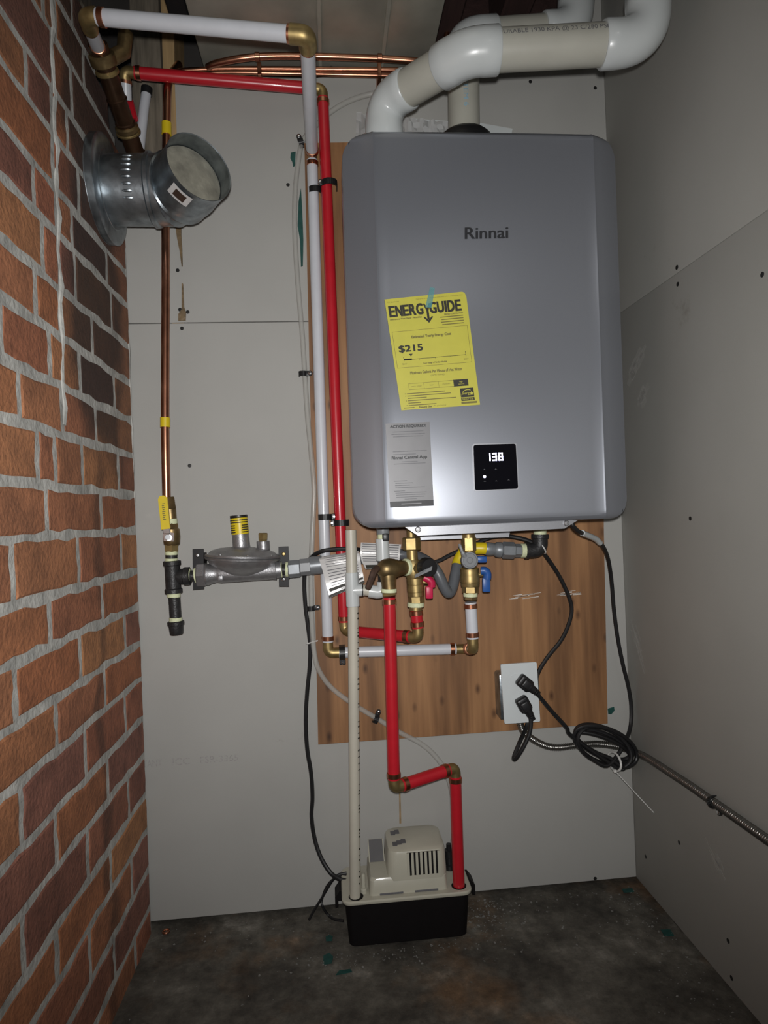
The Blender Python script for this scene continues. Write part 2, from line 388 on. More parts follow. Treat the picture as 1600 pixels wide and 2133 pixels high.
_txt = {}
def text2d(t):
    if t not in _txt:
        cu = bpy.data.curves.new('t', 'FONT'); cu.body = t; cu.resolution_u = 3
        o = bpy.data.objects.new('t', cu); COL.objects.link(o)
        dg = bpy.context.evaluated_depsgraph_get(); me = bpy.data.meshes.new_from_object(o.evaluated_get(dg))
        vs = [v.co.copy() for v in me.vertices]; fs = [list(p.vertices) for p in me.polygons]
        bpy.data.objects.remove(o); bpy.data.curves.remove(cu); bpy.data.meshes.remove(me)
        x0 = min(v.x for v in vs); x1 = max(v.x for v in vs); y0 = min(v.y for v in vs); y1 = max(v.y for v in vs)
        _txt[t] = ([((v.x-x0)/(x1-x0), (v.y-y0)/(y1-y0)) for v in vs], fs)
    return _txt[t]
class Quad:                               # a sheet given by its four corners (top left, top right, bottom right, bottom left)
    def __init__(s, c): s.c = [V(p) for p in c]; s.n = (s.c[1]-s.c[0]).cross(s.c[3]-s.c[0]).normalized(); s.n = -s.n if s.n.y > 0 else s.n
    def pt(s, u, v, h=0.):
        a, b, c, d = s.c; return (a*(1-u)+b*u)*(1-v)+(d*(1-u)+c*u)*v + s.n*h
    def text(s, mb, t, u0, v0, u1, v1, h=.0004, bold=0.):
        vs, fs = text2d(t)
        for i, (db, dv) in enumerate([(0, 0)] if not bold else [(0, 0), (-bold, -bold*.55), (bold, -bold*.55), (-bold, bold*.55), (bold, bold*.55)]):
            mb.add([s.pt(u0+(u1-u0)*x+db, v1+(v0-v1)*y+dv, h+.00003*i) for x, y in vs], fs)
    def rect(s, mb, u0, v0, u1, v1, h=.0004):
        mb.add([s.pt(u0, v0, h), s.pt(u1, v0, h), s.pt(u1, v1, h), s.pt(u0, v1, h)], [[0, 1, 2, 3]])
    def poly(s, mb, uv, h=.0004): mb.add([s.pt(u, v, h) for u, v in uv], [list(range(len(uv)))])
    def sheet(s, name, m, parent, th=.0003, n=1):
        f = [s.pt(0, 0, th), s.pt(1, 0, th), s.pt(1, 1, th), s.pt(0, 1, th)]
        return MB().prism(f, -s.n*th*.9).build(name, m, parent, smooth=0)
def wrap_text(mb, t, p0, p1, around, r, size, lift=.0007):
    """lettering printed on a pipe: reads from p0 to p1; 'around' points from the axis to the middle of the print"""
    p0, p1 = V(p0), V(p1); d = (p1-p0).normalized(); a = V(around); a = (a-d*a.dot(d)).normalized(); b = a.cross(d)
    vs, fs = text2d(t); L_ = (p1-p0).length
    out = []
    for x, y in vs:
        th = (y-.5)*size/r; out.append(p0+d*(x*L_)+(a*math.cos(th)+b*math.sin(th))*(r+lift))
    mb.add(out, fs)

# ---------------------------------------------------------------- room
XL, XR = -.387, .6265
fl_ = MB()
nx, ny = 70, 90
for j in range(ny+1):
    for i in range(nx+1):
        x = -1.0+1.75*i/nx; y = .12-2.2*j/ny
        z = 0 if y > -.005 else .004*noise.noise(V((x*6, y*6, 1.3)))+.002*noise.noise(V((x*25, y*25, 4)))-.003
        fl_.v.append(V((x, y, z)))
for j in range(ny):
    for i in range(nx):
        a = j*(nx+1)+i; fl_.f.append([a, a+1, a+nx+2, a+nx+1])
struct(fl_.build('floor', 'concrete'))

wb = struct(MB().box((-.95, .10, -.05), (.80, .16, 2.3)).build('wall_back', 'void', smooth=0))
T = .0127
lo_sheet = MB().box((-.392, 0, .014), (XR, T, 1.2178), .0012, 1).build('drywall_sheet', 'drywall', wb)
hi_sheet = MB().prism([(-.392, 0, 1.2192), (XR, 0, 1.2192), (XR, 0, 2.3), (.60, 0, 2.3), (.585, 0, 1.90), (.56, 0, 1.80), (.30, 0, 1.765), (.0, 0, 1.722), (-.279, 0, 1.715), (-.279, 0, 1.44), (-.392, 0, 1.44)], (0, T, 0)).build('drywall_sheet', 'drywall', wb, smooth=0)
for s_, ps in ((lo_sheet, [(-0.2835,0.0000,1.2071),(-0.2787,0.0000,0.9278),(0.5347,0.0000,0.0188),(0.0028,0.0000,0.5414)]), (hi_sheet, [(0.4632,0.0000,1.7244),(0.6059,0.0000,1.7137),(-0.2877,0.0000,1.3253),(-0.2859,0.0000,1.2452),(-0.2708,0.0000,1.2402),(-0.0586,0.0000,1.5006)])):
    for p in ps: MB().lathe(V(p)+V((0, .001, 0)), (0, -1, 0), [(0, .004), (.0012, .0038), (.0014, .0018)], 12).build('screw', 'screwdark', s_)
q = Quad([(-0.3933,0.0000,0.3402),(-0.2042,0.0000,0.3382),(-0.2047,0.0000,0.3245),(-0.3930,0.0000,0.3237)])
tb = MB(); q.text(tb, 'TANT', .0, .1, .20, 1); q.text(tb, 'ICC', .31, .1, .49, 1); q.text(tb, 'ESR-3365', .60, .1, 1, 1)
tb.build('printed_mark', 'ink_pale', lo_sheet, smooth=0)
def blob(name, m, parent, pts, th=.0015, dirv=(0, -1, 0)):
    return MB().prism(pts, V(dirv)*th).build(name, m, parent, smooth=0)
blob('adhesive_drip', 'adhesive', hi_sheet, [(-0.2875,-0.0002,1.4308),(-0.2761,-0.0002,1.4308),(-0.2773,-0.0002,1.3966),(-0.2765,-0.0002,1.3672),(-0.2769,-0.0002,1.3330),(-0.2788,-0.0002,1.3320),(-0.2815,-0.0002,1.3624),(-0.2853,-0.0002,1.3868),(-0.2875,-0.0002,1.4064)], .004)
blob('adhesive_drip', 'adhesive', hi_sheet, [(-0.2800,-0.0002,1.2988),(-0.2773,-0.0002,1.2968),(-0.2771,-0.0002,1.2499),(-0.2737,-0.0002,1.2382),(-0.2753,-0.0002,1.2225),(-0.2896,-0.0002,1.2218),(-0.2891,-0.0002,1.2354),(-0.2821,-0.0002,1.2451)], .003)
blob('rust_stain', 'stain', lo_sheet, [(0.1218,-0.0002,0.2450),(0.1248,-0.0002,0.2448),(0.1238,-0.0002,0.1700),(0.1198,-0.0002,0.1704)], .0006)
blob('paint_smear', 'teal', hi_sheet, [(-0.0501,-0.0002,1.5671),(-0.0402,-0.0002,1.5692),(-0.0423,-0.0002,1.5403),(-0.0464,-0.0002,1.5373),(-0.0479,-0.0002,1.5472),(-0.0516,-0.0002,1.5552)], .0008)
blob('paint_smear', 'teal', hi_sheet, [(-0.0383,-0.0002,1.4658),(-0.0323,-0.0002,1.4937),(-0.0312,-0.0002,1.4459),(-0.0315,-0.0002,1.3863),(-0.0346,-0.0002,1.3317),(-0.0386,-0.0002,1.3307),(-0.0384,-0.0002,1.3863),(-0.0422,-0.0002,1.4161)], .0008)
blob('paint_smear', 'teal', lo_sheet, [(0.5774,-0.0002,0.3788),(0.5914,-0.0002,0.3820),(0.5922,-0.0002,0.3737),(0.5844,-0.0002,0.3660),(0.5780,-0.0002,0.3675)], .0008)

wr = struct(MB().box((XR+.0132, -2.0, -.03), (XR+.06, .1, 2.3)).build('wall_right', 'void', smooth=0))
r_lo = MB().box((XR, -2.0, .012), (XR+.0127, .0127, 1.2176), .0015, 2).build('drywall_sheet', 'drywall_right', wr)
r_hi = MB().box((XR+.0004, -2.0, 1.2186), (XR+.0131, .0127, 2.3), .0015, 2).build('drywall_sheet', 'drywall_right', wr)
for s_, ps in ((r_hi, [(0.6265,-0.2491,1.2281),(0.6265,-0.4645,1.1333)]), (r_lo, [(0.6265,-0.2500,1.1981),(0.6265,-0.2588,0.7853),(0.6265,-0.0444,0.0818),(0.6265,-0.3184,0.0893),(0.6265,-0.3234,0.0321),(0.6265,-0.1786,0.1795)])):
    for p in ps: MB().lathe(V(p)+V((.001, 0, 0)), (-1, 0, 0), [(0, .0042), (.0013, .004), (.0015, .0018)], 12).build('screw', 'screwdark', s_)
def smear(pts, seed):
    rr = random.Random(seed); mb = MB()
    for a, b in pts:
        a, b = V(a), V(b); d = b-a
        for k in range(14):
            o = V((-.00002*k, rr.uniform(-.012, .012), rr.uniform(-.012, .012))); t0 = rr.uniform(0, .5); t1 = t0+rr.uniform(.15, .5)
            w = V((0, rr.uniform(.001, .005), rr.uniform(.002, .006))); p0, p1 = a+d*t0+o, a+d*t1+o
            mb.prism([p0-w, p1-w, p1+w, p0+w], (-.0004, 0, 0))
    return mb
smear([((0.6263,-0.0606,1.0714), (0.6263,-0.1307,1.1266)), ((0.6263,-0.0925,1.0163), (0.6263,-0.1334,1.0464))], 1).build('plaster_smear', 'smear', r_lo, smooth=0)
smear([((0.6263,-0.2788,0.2186), (0.6263,-0.3192,0.1924))], 2).build('plaster_smear', 'smear', r_lo, smooth=0)
smear([((0.6263,-0.0295,0.5622), (0.6263,-0.0770,0.4728))], 3).build('plaster_smear', 'smear', r_lo, smooth=0)

# ceiling: dark boards above, joists along the room
ce = struct(MB().box((-1.0, -2.0, 2.06), (.8, .16, 2.12)).build('ceiling', 'darkjoist', smooth=0))
MB().box((.262, -2.0, 1.80), (.302, .12, 2.06), .002, 1).build('joist', 'darkjoist', ce)
MB().box((.395, -2.0, 1.84), (.455, .12, 2.06), .002, 1).build('joist', 'darkjoist', ce)
MB().box((-.52, -2.0, 1.90), (-.47, .12, 2.06), .002, 1).build('joist', 'oldwood', ce)
MB().box((.25, .055, 1.70), (.60, .10, 2.06), .002, 1).build('rim_board', 'darkjoist', ce)

# brick chimney on the left
ZL = [-.03, .05, .124, .202, .273, .352, .426, .504, .575, .650, .720, .801, .872, .950, 1.021, 1.097, 1.170, 1.251, 1.318, 1.400, 1.470, 1.558, 1.630, 1.705, 1.78, 1.855]
J = {0: [-.31, -.105], 1: [-.415, -.211], 2: [-.314, -.108], 3: [-.424, -.213], 4: [-.512, -.307, -.11], 5: [-.413, -.213], 6: [-.505, -.302, -.111], 7: [-.4, -.21],
     8: [-.509, -.308, -.096], 9: [-.407, -.206], 10: [-.504, -.302, -.101], 11: [-.405, -.195], 12: [-.426, -.371, -.272, -.097],
     13: [-.471, -.341, -.206], 14: [-.512, -.376, -.267, -.104], 15: [-.414, -.335, -.207], 16: [-.385, -.332, -.272, -.103],
     17: [-.407, -.335, -.279, -.12], 18: [-.339, -.243], 19: [-.42, -.337, -.283, -.183], 20: [-.33, -.257], 21: [-.354, -.314, -.199], 22: [-.312, -.243], 23: [-.33], 24: [-.29]}
END = {18: -.004, 19: .0, 20: -.012, 21: -.075, 22: -.165, 23: -.215, 24: -.25}
wl = struct(MB().box((XL-.20, -1.9, -.05), (XL-.0010, -.004, 1.5)).box((XL-.20, -1.9, 1.5), (XL-.0012, -.045, 1.565)).box((XL-.20, -1.9, 1.565), (XL-.0012, -.14, 1.64)).box((XL-.20, -1.9, 1.64), (XL-.0012, -.21, 2.3)).build('wall_left', 'mortar', smooth=0))
def brick_mesh(y0, y1, z0, z1, proud):
    bm = bmesh.new(); x0, x1 = XL-.05, XL+proud
    ny_ = max(2, int((y1-y0)/.03)); prof = []
    w = lambda: R.uniform(-.0030, .0030)
    for i in range(ny_+1): prof.append((y0+(y1-y0)*i/ny_, z0+w()))
    for i in range(1, 3): prof.append((y1+w(), z0+(z1-z0)*i/3))
    for i in range(ny_, -1, -1): prof.append((y0+(y1-y0)*i/ny_, z1+w()))
    for i in (2, 1): prof.append((y0+w(), z0+(z1-z0)*i/3))
    cy, cz = (y0+y1)/2, (z0+z1)/2
    fr = [bm.verts.new((x1+R.uniform(-.0006, .0006), cy+(y-cy)*(1-.006/(y1-y0)), cz+(z-cz)*(1-.006/(z1-z0)))) for y, z in prof]
    mid = [bm.verts.new((x1-.0016, y, z)) for y, z in prof]
    bk = [bm.verts.new((x0, y, z)) for y, z in prof]
    n = len(prof)
    bm.faces.new(fr)
    for a, b in ((fr, mid), (mid, bk)):
        for i in range(n): bm.faces.new((a[i], b[i], b[(i+1) % n], a[(i+1) % n]))
    mb = MB(); bm.verts.index_update(); mb.add([v.co.copy() for v in bm.verts], [[v.index for v in f.verts] for f in bm.faces]); bm.free()
    return mb
for i in range(25):
    z0, z1 = ZL[i]+.0062, ZL[i+1]-.0062
    ys = J[i][:]
    while ys[0] > -1.0: ys.insert(0, ys[0]-.204)
    e = END.get(i, -.006)
    ys = ys+[e+.005]
    for k in range(len(ys)-1):
        g = .0060
        if ys[k+1]-ys[k] < .03: continue
        brick_mesh(ys[k]+g, ys[k+1]-g, z0, z1, R.uniform(-.0004, .0009)).build('brick', 'brick', wl, smooth=0)
# the mortar seam where the chimney was widened
sp = []
for k in range(34):
    t = k/33; z = .965+t*.86
    y = -.334+.012*t+.004*math.sin(k*1.7)
    sp.append(V((XL-.0030+R.uniform(-.0012, .0008), y, z)))
MB().tube(sp, [.0056+R.uniform(-.0016, .0016) for _ in sp], 8).build('mortar_seam', 'mortar', wl)
sp = [V((XL-.003, -.006+R.uniform(-.003, .003), .85+.026*k)) for k in range(25)]
MB().tube(sp, [.004+R.uniform(-.001, .0012) for _ in sp], 6).build('mortar_seam', 'mortar', wl)

# framing behind the chimney
t = MB().box((-.374, .028, 1.2), (-.310, .095, 2.06), .004, 2, .004).build('timber_post', 'oldwood')
tag(t, 'rough weathered grey timber post in the corner behind the chimney pipes', 'post')
t = MB().prism([(-.303, .002, 1.2), (-.2795, .002, 1.2), (-.2795, .002, 1.716), (-.270, .002, 2.06), (-.301, .002, 2.06)], (0, .09, 0)).build('pine_stud', 'pine', smooth=0)
tag(t, 'pale pine stud at the cut left edge of the upper plasterboard', 'stud')

# sheet-metal duct under the ceiling
du = thing('air_duct', 'dull galvanised sheet-metal duct running overhead above the copper pipes', 'duct', (.01, -.3, 1.745))
MB().box((-.222, -1.3, 1.745), (.016, .08, 1.98), .004, 2).build('duct_panel', 'duct', du)
MB().box((.018, -1.3, 1.745), (.143, .08, 1.98), .004, 2).build('duct_panel', 'duct', du)
MB().box((.145, -1.3, 1.745), (.247, .08, 1.98), .004, 2).build('duct_panel', 'duct', du)
for x in (.017, .144): MB().box((x-.004, -1.3, 1.738), (x+.004, .08, 1.747), .001, 1).build('seam_strip', 'duct', du)
MB().box((-.262, -1.3, 1.762), (-.226, -.06, 2.05), .002, 1).build('hanger_strap', 'blackmetal', du)
for p in [(-0.0371,-0.1041,1.7440),(0.0398,-0.0030,1.7440),(0.0499,0.0138,1.7440)]: MB().lathe(V(p), (0, 0, -1), [(0, .004), (.002, .003), (.003, .001)], 10).build('screw', 'screwdark', du)

# copper lines under the duct
ct = thing('copper_tube_pair', 'pair of thin copper tubes clipped side by side along the wall top', 'pipe', (-0.0488,-0.0200,1.7203))
MB().tube(cr([(-0.2803,0.0000,1.7275),(-0.2616,-0.0300,1.7107),(-0.2372,-0.0350,1.7096),(-0.1621,-0.0350,1.7141),(-0.0096,-0.0350,1.7164),(0.1755,-0.0350,1.7184),(0.2829,-0.0200,1.7272)], 6), .0048, 12).build('tube', 'copper', ct)
MB().tube(cr([(-0.2594,-0.0200,1.7062),(-0.2385,-0.0300,1.7045),(-0.1624,-0.0350,1.7064),(-0.0100,-0.0350,1.7067),(0.1750,-0.0350,1.7065),(0.2775,-0.0200,1.7171)], 6), .0048, 12).build('tube', 'copper', ct)
for p in [(-0.1045,-0.0350,1.7115),(0.1360,-0.0350,1.7146)]: MB().box(V(p)-V((.004, .007, .013)), V(p)+V((.004, .035, .013)), .001, 1).build('clip', 'copper', ct)
cb = thing('copper_tube', 'single bright copper tube curving just beneath the duct', 'pipe', (-0.0455,-0.0800,1.7063))
MB().tube(cr([(-0.2047,-0.0500,1.7054),(-0.1862,-0.0600,1.7062),(-0.1385,-0.0700,1.7095),(-0.0829,-0.0700,1.7155),(-0.0084,-0.0700,1.7172),(0.1333,-0.0700,1.7157),(0.2195,-0.0700,1.7119),(0.3018,-0.0500,1.7222)], 6), .0062, 14).build('tube', 'copper', cb)
for p in [(-0.1052,-0.0700,1.7140),(0.1343,-0.0700,1.7167)]: MB().lathe(V(p)-V((.005, 0, 0)), (1, 0, 0), [(0, .0066), (.001, .0082), (.009, .0082), (.010, .0066)], 16).build('clip', 'copper', cb)
cg = thing('copper_drop_pipe', 'thin copper pipe with a yellow band hanging right of the duct', 'pipe', (0.2866,-0.0200,1.8174))
MB().tube([(0.3124,-0.0300,1.9300),(0.2964,-0.0300,1.8598),(0.2717,-0.0300,1.7696),(0.2641,-0.0300,1.7297)], .0056, 12).build('tube', 'copper', cg)
MB().tube([(0.3017,-0.0300,1.8898),(0.2953,-0.0300,1.8558)], .0072, 14).build('yellow_band', 'yellow', cg)

# ---------------------------------------------------------------- plywood backing board
pb = MB().prism([(-0.0215,-0.0160,1.5780),(0.0876,-0.0160,1.5812),(0.6045,-0.0160,1.5932),(0.5781,-0.0160,0.7661),(0.5692,-0.0160,0.3527),(-0.0409,-0.0160,0.3510),(-0.0326,-0.0160,0.8891)], (0, .0158, 0)).build('plywood_board', 'plywood', smooth=0)
tag(pb, 'orange-brown plywood board screwed to the wall behind the heater and its piping', 'board')
scr = MB(); rr = random.Random(5)
for a, b in (((0.3665,-0.0163,0.6282), (0.4440,-0.0163,0.6334)), ((0.4698,-0.0163,0.6311), (0.5346,-0.0163,0.6339))):
    a, b = V(a), V(b)
    for k in range(9):
        t0 = rr.uniform(0, .6); t1 = t0+rr.uniform(.2, .4); o = V((0, 0, rr.uniform(-.0045, .0045))); w = V((0, 0, rr.uniform(.0004, .0012)))
        scr.prism([a+(b-a)*t0+o-w*.3, a+(b-a)*t1+o-w, a+(b-a)*t1+o+w, a+(b-a)*t0+o+w*.3], (0, -.0003, 0))
lab(scr.build('scuff_mark', 'spackle', pb, smooth=0), 'white scuff scraped across the bare wood')

# ---------------------------------------------------------------- tankless water heater
HX, HZ, HW, HH, HY = .288, .7915, .487, .672, -.2527
he = thing('water_heater', 'big silver wall-hung tankless water heater with lit display on its front', 'water heater', (HX, -.1, HZ))
tilt = .0
def hx(x, z): return HX + x + (z-HH/2)*.006
CR = .1925                                  # crease half-width
def front_y(ax):
    b = .0011*max(0, 1-abs(ax-CR+.0005)/.0035)
    if ax <= CR: return HY + .0015*(ax/CR)**2 - b
    t = (ax-CR)/(HW/2-CR); return HY + .0015 - b + .026*t**1.2
def panel():
    mb = MB(); rc = .036; rows = []
    zs = []
    for k in range(9): zs.append((rc-rc*math.cos(PI/2*k/8), math.sin(PI/2*k/8)))
    prof = [(z, rc-rc*s) for z, s in zs] + [(rc+(HH-2*rc)*k/12, 0) for k in range(1, 12)] + [(HH-z, rc-rc*s) for z, s in zs[::-1]]
    us = [-1, -.995, -.98, -.955, -.93, -.90, -.87, -.84] + [-(CR+.0035)/(HW/2), -(CR+.0015)/(HW/2), -(CR-.0002)/(HW/2), -(CR-.0018)/(HW/2), -(CR-.004)/(HW/2)] + [-.7, -.5, -.3, -.1, .1, .3, .5, .7] + [(CR-.004)/(HW/2), (CR-.0018)/(HW/2), (CR-.0002)/(HW/2), (CR+.0015)/(HW/2), (CR+.0035)/(HW/2)] + [.84, .87, .90, .93, .955, .98, .995, 1]
    nu = len(us)
    for z, ins in prof:
        w = HW/2-ins; row = []
        for u in us:
            x = max(-w, min(w, u*HW/2)) if abs(u) < .97 else (w if u > 0 else -w)*(1-(1-abs(u))*.5)
            y = front_y(abs(x)); e = min(z, HH-z); y += .006*max(0, 1-e/.010)**2
            row.append(V((hx(x, z), y, HZ+z)))
        rows.append(row)
    for row in rows: mb.v += row
    for j in range(len(rows)-1):
        for i in range(nu-1): mb.f.append([j*nu+i, j*nu+i+1, (j+1)*nu+i+1, (j+1)*nu+i])
    # rim turned back towards the casing
    loop = [j*nu for j in range(len(rows))] + [(len(rows)-1)*nu+i for i in range(1, nu)] + [j*nu+nu-1 for j in range(len(rows)-2, -1, -1)] + [i for i in range(nu-2, 0, -1)]
    c = V((HX, 0, HZ+HH/2)); prev = loop
    for dy, sh in ((.004, .0012), (.02, .0016), (None, .0022)):
        new = []
        for li in loop:
            p = mb.v[li]; d = V((p.x-c.x, 0, p.z-c.z)).normalized()
            y = -.165 if dy is None else p.y+dy
            mb.v.append(V((p.x, y, p.z))+d*sh*(1 if dy is not None else .6)); new.append(len(mb.v)-1)
        n = len(loop)
        for i in range(n): mb.f.append([prev[i], prev[(i+1) % n], new[(i+1) % n], new[i]])
        prev = new
    return mb
panel().build('front_panel', 'silver', he, smooth=22)
MB().box((HX-HW/2+.004, -.170, HZ+.004), (HX+HW/2-.004, -.02, HZ+HH-.004), .02, 3).build('casing', 'silver_plain', he)
# bottom lip with two screws and the recessed pipe plate
lipq = [(0.1210,-0.2360,0.7955),(0.4444,-0.2360,0.7959),(0.4088,-0.2360,0.7763),(0.1500,-0.2360,0.7746)]
lip = MB().prism([V(p) for p in lipq], (0, .0015, 0)).prism([V(p)+V((0, .0015, 0)) for p in lipq[:2]]+[V(lipq[1])+V((0, .07, 0)), V(lipq[0])+V((0, .07, 0))], (0, 0, -.0015)).build('bottom_lip', 'silver_plain', he, smooth=0)
for p in [(0.1503,-0.2375,0.7853),(0.4121,-0.2375,0.7854)]:
    MB().lathe(V(p)+V((0, .002, 0)), (0, -1, 0), [(0, .0052), (.003, .005), (.0042, .0038), (.0044, .0012)], 14).build('screw', 'castalu', lip)
MB().prism([(0.1660,-0.1300,0.7779),(0.3436,-0.1300,0.7778),(0.3391,-0.1300,0.7606),(0.1690,-0.1300,0.7624)], (0, .10, 0)).build('pipe_plate', 'silver_plain', he, smooth=0)
# lettering
qf = Quad([(0.2494,-0.2533,1.2967),(0.3239,-0.2533,1.2983),(0.3231,-0.2533,1.2777),(0.2486,-0.2533,1.2762)])
tb = MB(); qf.text(tb, 'Rinnai', 0, 0, 1, .96, .0003, .010); lab(tb.build('lettering', 'ink_grey', he, smooth=0), 'dark grey maker name lettering')
# control panel
pq = Quad([(0.2484,-0.2536,0.9255),(0.3220,-0.2536,0.9254),(0.3230,-0.2536,0.8484),(0.2478,-0.2536,0.8482)])
def rounded(qd, n=5, r=.05):
    o = []
    for cx, cy, a0 in ((1-r, r, -90), (1-r, 1-r, 0), (r, 1-r, 90), (r, r, 180)):
        for k in range(n+1):
            a = math.radians(a0+90*k/n); o.append((cx+r*math.cos(a), cy+r*math.sin(a)))
    return o
bz = Quad([pq.pt(-.025, -.025), pq.pt(1.03, -.02), pq.pt(1.03, 1.02), pq.pt(-.025, 1.02)])
MB().prism([bz.pt(u, v, .0002) for u, v in rounded(bz)], -bz.n*.001).build('display_surround', 'silver_plain', he, smooth=0)
cp = MB().prism([pq.pt(u, v, .0012) for u, v in rounded(pq)], -pq.n*.002).build('control_panel', 'gloss_black', he, smooth=0)
dg = MB()
def seg7(u, on):
    w, h, t = .105, .175, .027; v0 = .19
    S = {'a': (0, 0, w, t), 'g': (0, h/2-t/2, w, h/2+t/2), 'd': (0, h-t, w, h), 'f': (0, 0, t, h/2), 'b': (w-t, 0, w, h/2), 'e': (0, h/2, t, h), 'c': (w-t, h/2, w, h)}
    for k in on:
        a = S[k]; pq.rect(dg, u+a[0], v0+a[1], u+a[2], v0+a[3], .0016)
seg7(.285, 'bc'); seg7(.43, 'abgcd'); seg7(.575, 'abcdefg')
lab(dg.build('digit_display', 'digit', cp, smooth=0), 'glowing white digits reading 138')
MB().lathe(pq.pt(.235, .705, .0011), -V((0, 1, 0)), [(0, .0026), (.0004, .0024)], 14).build('status_light', 'led', cp)
ib = MB()
for u, v in ((.235, .55), (.50, .55), (.235, .81), (.50, .81), (.79, .80)):
    ib.add([pq.pt(u-.03, v+.008, .0014), pq.pt(u, v-.018, .0014), pq.pt(u+.03, v+.008, .0014), pq.pt(u, v+.002, .0014)], [[0, 1, 2, 3]])
ib.build('touch_icon', 'icon', cp, smooth=0)
# yellow energy label
eq = Quad([(0.1064,-0.2536,1.1750),(0.2458,-0.2536,1.1876),(0.2629,-0.2536,0.9939),(0.1275,-0.2536,0.9875)])
el = MB().prism([eq.pt(u, v, .0004) for u, v in ((0, 0), (.955, 0), (.985, .012), (1, .05), (1, 1), (0, 1))], -eq.n*.0007).build('energy_label', 'yellow_label', he, smooth=0)
lab(el, 'yellow energy guide label stuck slightly askew')
k_ = MB(); h = .0008
x = .035
for ch, w in (('E', .066), ('N', .074), ('E', .066), ('R', .072), ('G', .076)):
    eq.text(k_, ch, x, .068, x+w, .162, h, .0065); x += w+.014
x = .512
for ch, w in (('G', .078), ('U', .076), ('I', .018), ('D', .078), ('E', .066)):
    eq.text(k_, ch, x+.02, .068, x+w+.02, .162, h, .0065); x += w+.017
eq.poly(k_, [(.452, .072), (.474, .072), (.5, .112), (.526, .072), (.548, .072), (.513, .135), (.487, .135)], h+.0002)
eq.rect(k_, .486, .12, .514, .215, h); eq.poly(k_, [(.44, .195), (.456, .187), (.5, .218), (.544, .187), (.56, .195), (.5, .245)], h)
eq.text(k_, '$215', .085, .425, .375, .49, h, .005)
eq.poly(k_, [(.195, .503), (.245, .503), (.22, .528)], h)
eq.rect(k_, .125, .551, .90, .555, h); eq.rect(k_, .125, .545, .225, .559, h)
for u in (.125, .9): eq.rect(k_, u-.0025, .528 if u < .5 else .52, u+.0025, .566, h)
for u in (.32, .515, .71): eq.rect(k_, u-.002, .553, u+.002, .562, h)
eq.rect(k_, .70, .765, .885, .825, h)
eq.rect(k_, .77, .845, .94, .925, h); eq.rect(k_, .77, .93, .94, .957, h)
k_.build('bold_print', 'ink', el, smooth=0)
f_ = MB()
for a in ((.03, .296, .965, .299), (.03, .62, .965, .623), (.03, .296, .034, .623), (.961, .296, .965, .623)): eq.rect(f_, *a, h)
for a in ((.135, .767, .70, .770), (.135, .82, .70, .823), (.135, .767, .138, .823), (.325, .767, .328, .823), (.51, .767, .513, .823)): eq.rect(f_, *a, h)
eq.text(f_, 'U.S. Government', .03, .022, .17, .036, h)
eq.text(f_, 'Federal law prohibits removal of this label before consumer purchase.', .38, .022, .96, .034, h)
eq.text(f_, 'Instantaneous Water Heater - Natural Gas', .03, .178, .42, .192, h, .001)
eq.text(f_, 'RINNAI CORPORATION', .70, .178, .93, .190, h, .001)
for k in range(4): eq.rect(f_, .645+.012*(k % 2), .202+.022*k, .93, .210+.022*k, h)
eq.text(f_, 'Estimated Yearly Energy Cost', .26, .345, .75, .375, h, .002)
eq.text(f_, '$210', .10, .583, .155, .598, h); eq.text(f_, '$259', .87, .583, .925, .598, h)
eq.text(f_, 'Cost Range of Similar Models', .355, .59, .655, .608, h, .001)
eq.text(f_, 'Maximum Gallons Per Minute of Hot Water', .18, .66, .83, .686, h, .0015)
eq.text(f_, '(GPM Rating)', .43, .70, .60, .718, h)
eq.text(f_, 'very small', .165, .788, .295, .803, h); eq.text(f_, 'low', .40, .786, .445, .800, h); eq.text(f_, 'medium', .56, .786, .655, .800, h)
for k, (a, b) in enumerate(((.10, .58), (.10, .65), (.10, .34), (.10, .71), (.10, .26), (.10, .45))):
    eq.rect(f_, a, .853+.021*k, b, .8605+.021*k, h)
    if k in (0, 1, 3, 5): eq.rect(f_, .075, .853+.021*k, .085, .860+.021*k, h)
eq.text(f_, 'Natural Gas', .23, .975, .385, .99, h, .002); eq.text(f_, 'ftc.gov/energy', .42, .973, .57, .988, h)
eq.rect(f_, .035, .978, .17, .985, h)
eq.rect(f_, .765, .965, .965, .982, h)
f_.build('fine_print', 'ink_soft', el, smooth=0)
w_ = MB(); h2 = .0011
eq.text(w_, 'high', .775, .778, .815, .795, h2); eq.text(w_, 'capacity', .755, .80, .835, .813, h2)
arc = []
for k in range(13):
    a = math.radians(205-140*k/12); arc.append((.865+.085*math.cos(a), .912-.055*math.sin(a)))
for k in range(12):
    (a0, b0), (a1, b1) = arc[k], arc[k+1]; eq.poly(w_, [(a0, b0), (a1, b1), (a1, b1+.006), (a0, b0+.006)], h2)
eq.text(w_, 'energy', .785, .885, .895, .91, h2); eq.text(w_, 'ENERGY STAR', .785, .936, .925, .951, h2)
st = []
for k in range(10):
    a = -PI/2+k*PI/5; rr_ = .03 if k % 2 == 0 else .012; st.append((.91+rr_*math.cos(a), .895+rr_*.7*math.sin(a)))
eq.poly(w_, st, h2)
w_.build('reversed_print', 'yellow_label', el, smooth=0)
tq = Quad([(0.1847,-0.2546,1.1951),(0.1929,-0.2546,1.1934),(0.1858,-0.2546,1.1600),(0.1751,-0.2546,1.1610)])
lab(tq.sheet('tape_strip', 'tealtape', he, .0003), 'small strip of translucent teal tape over the label top')
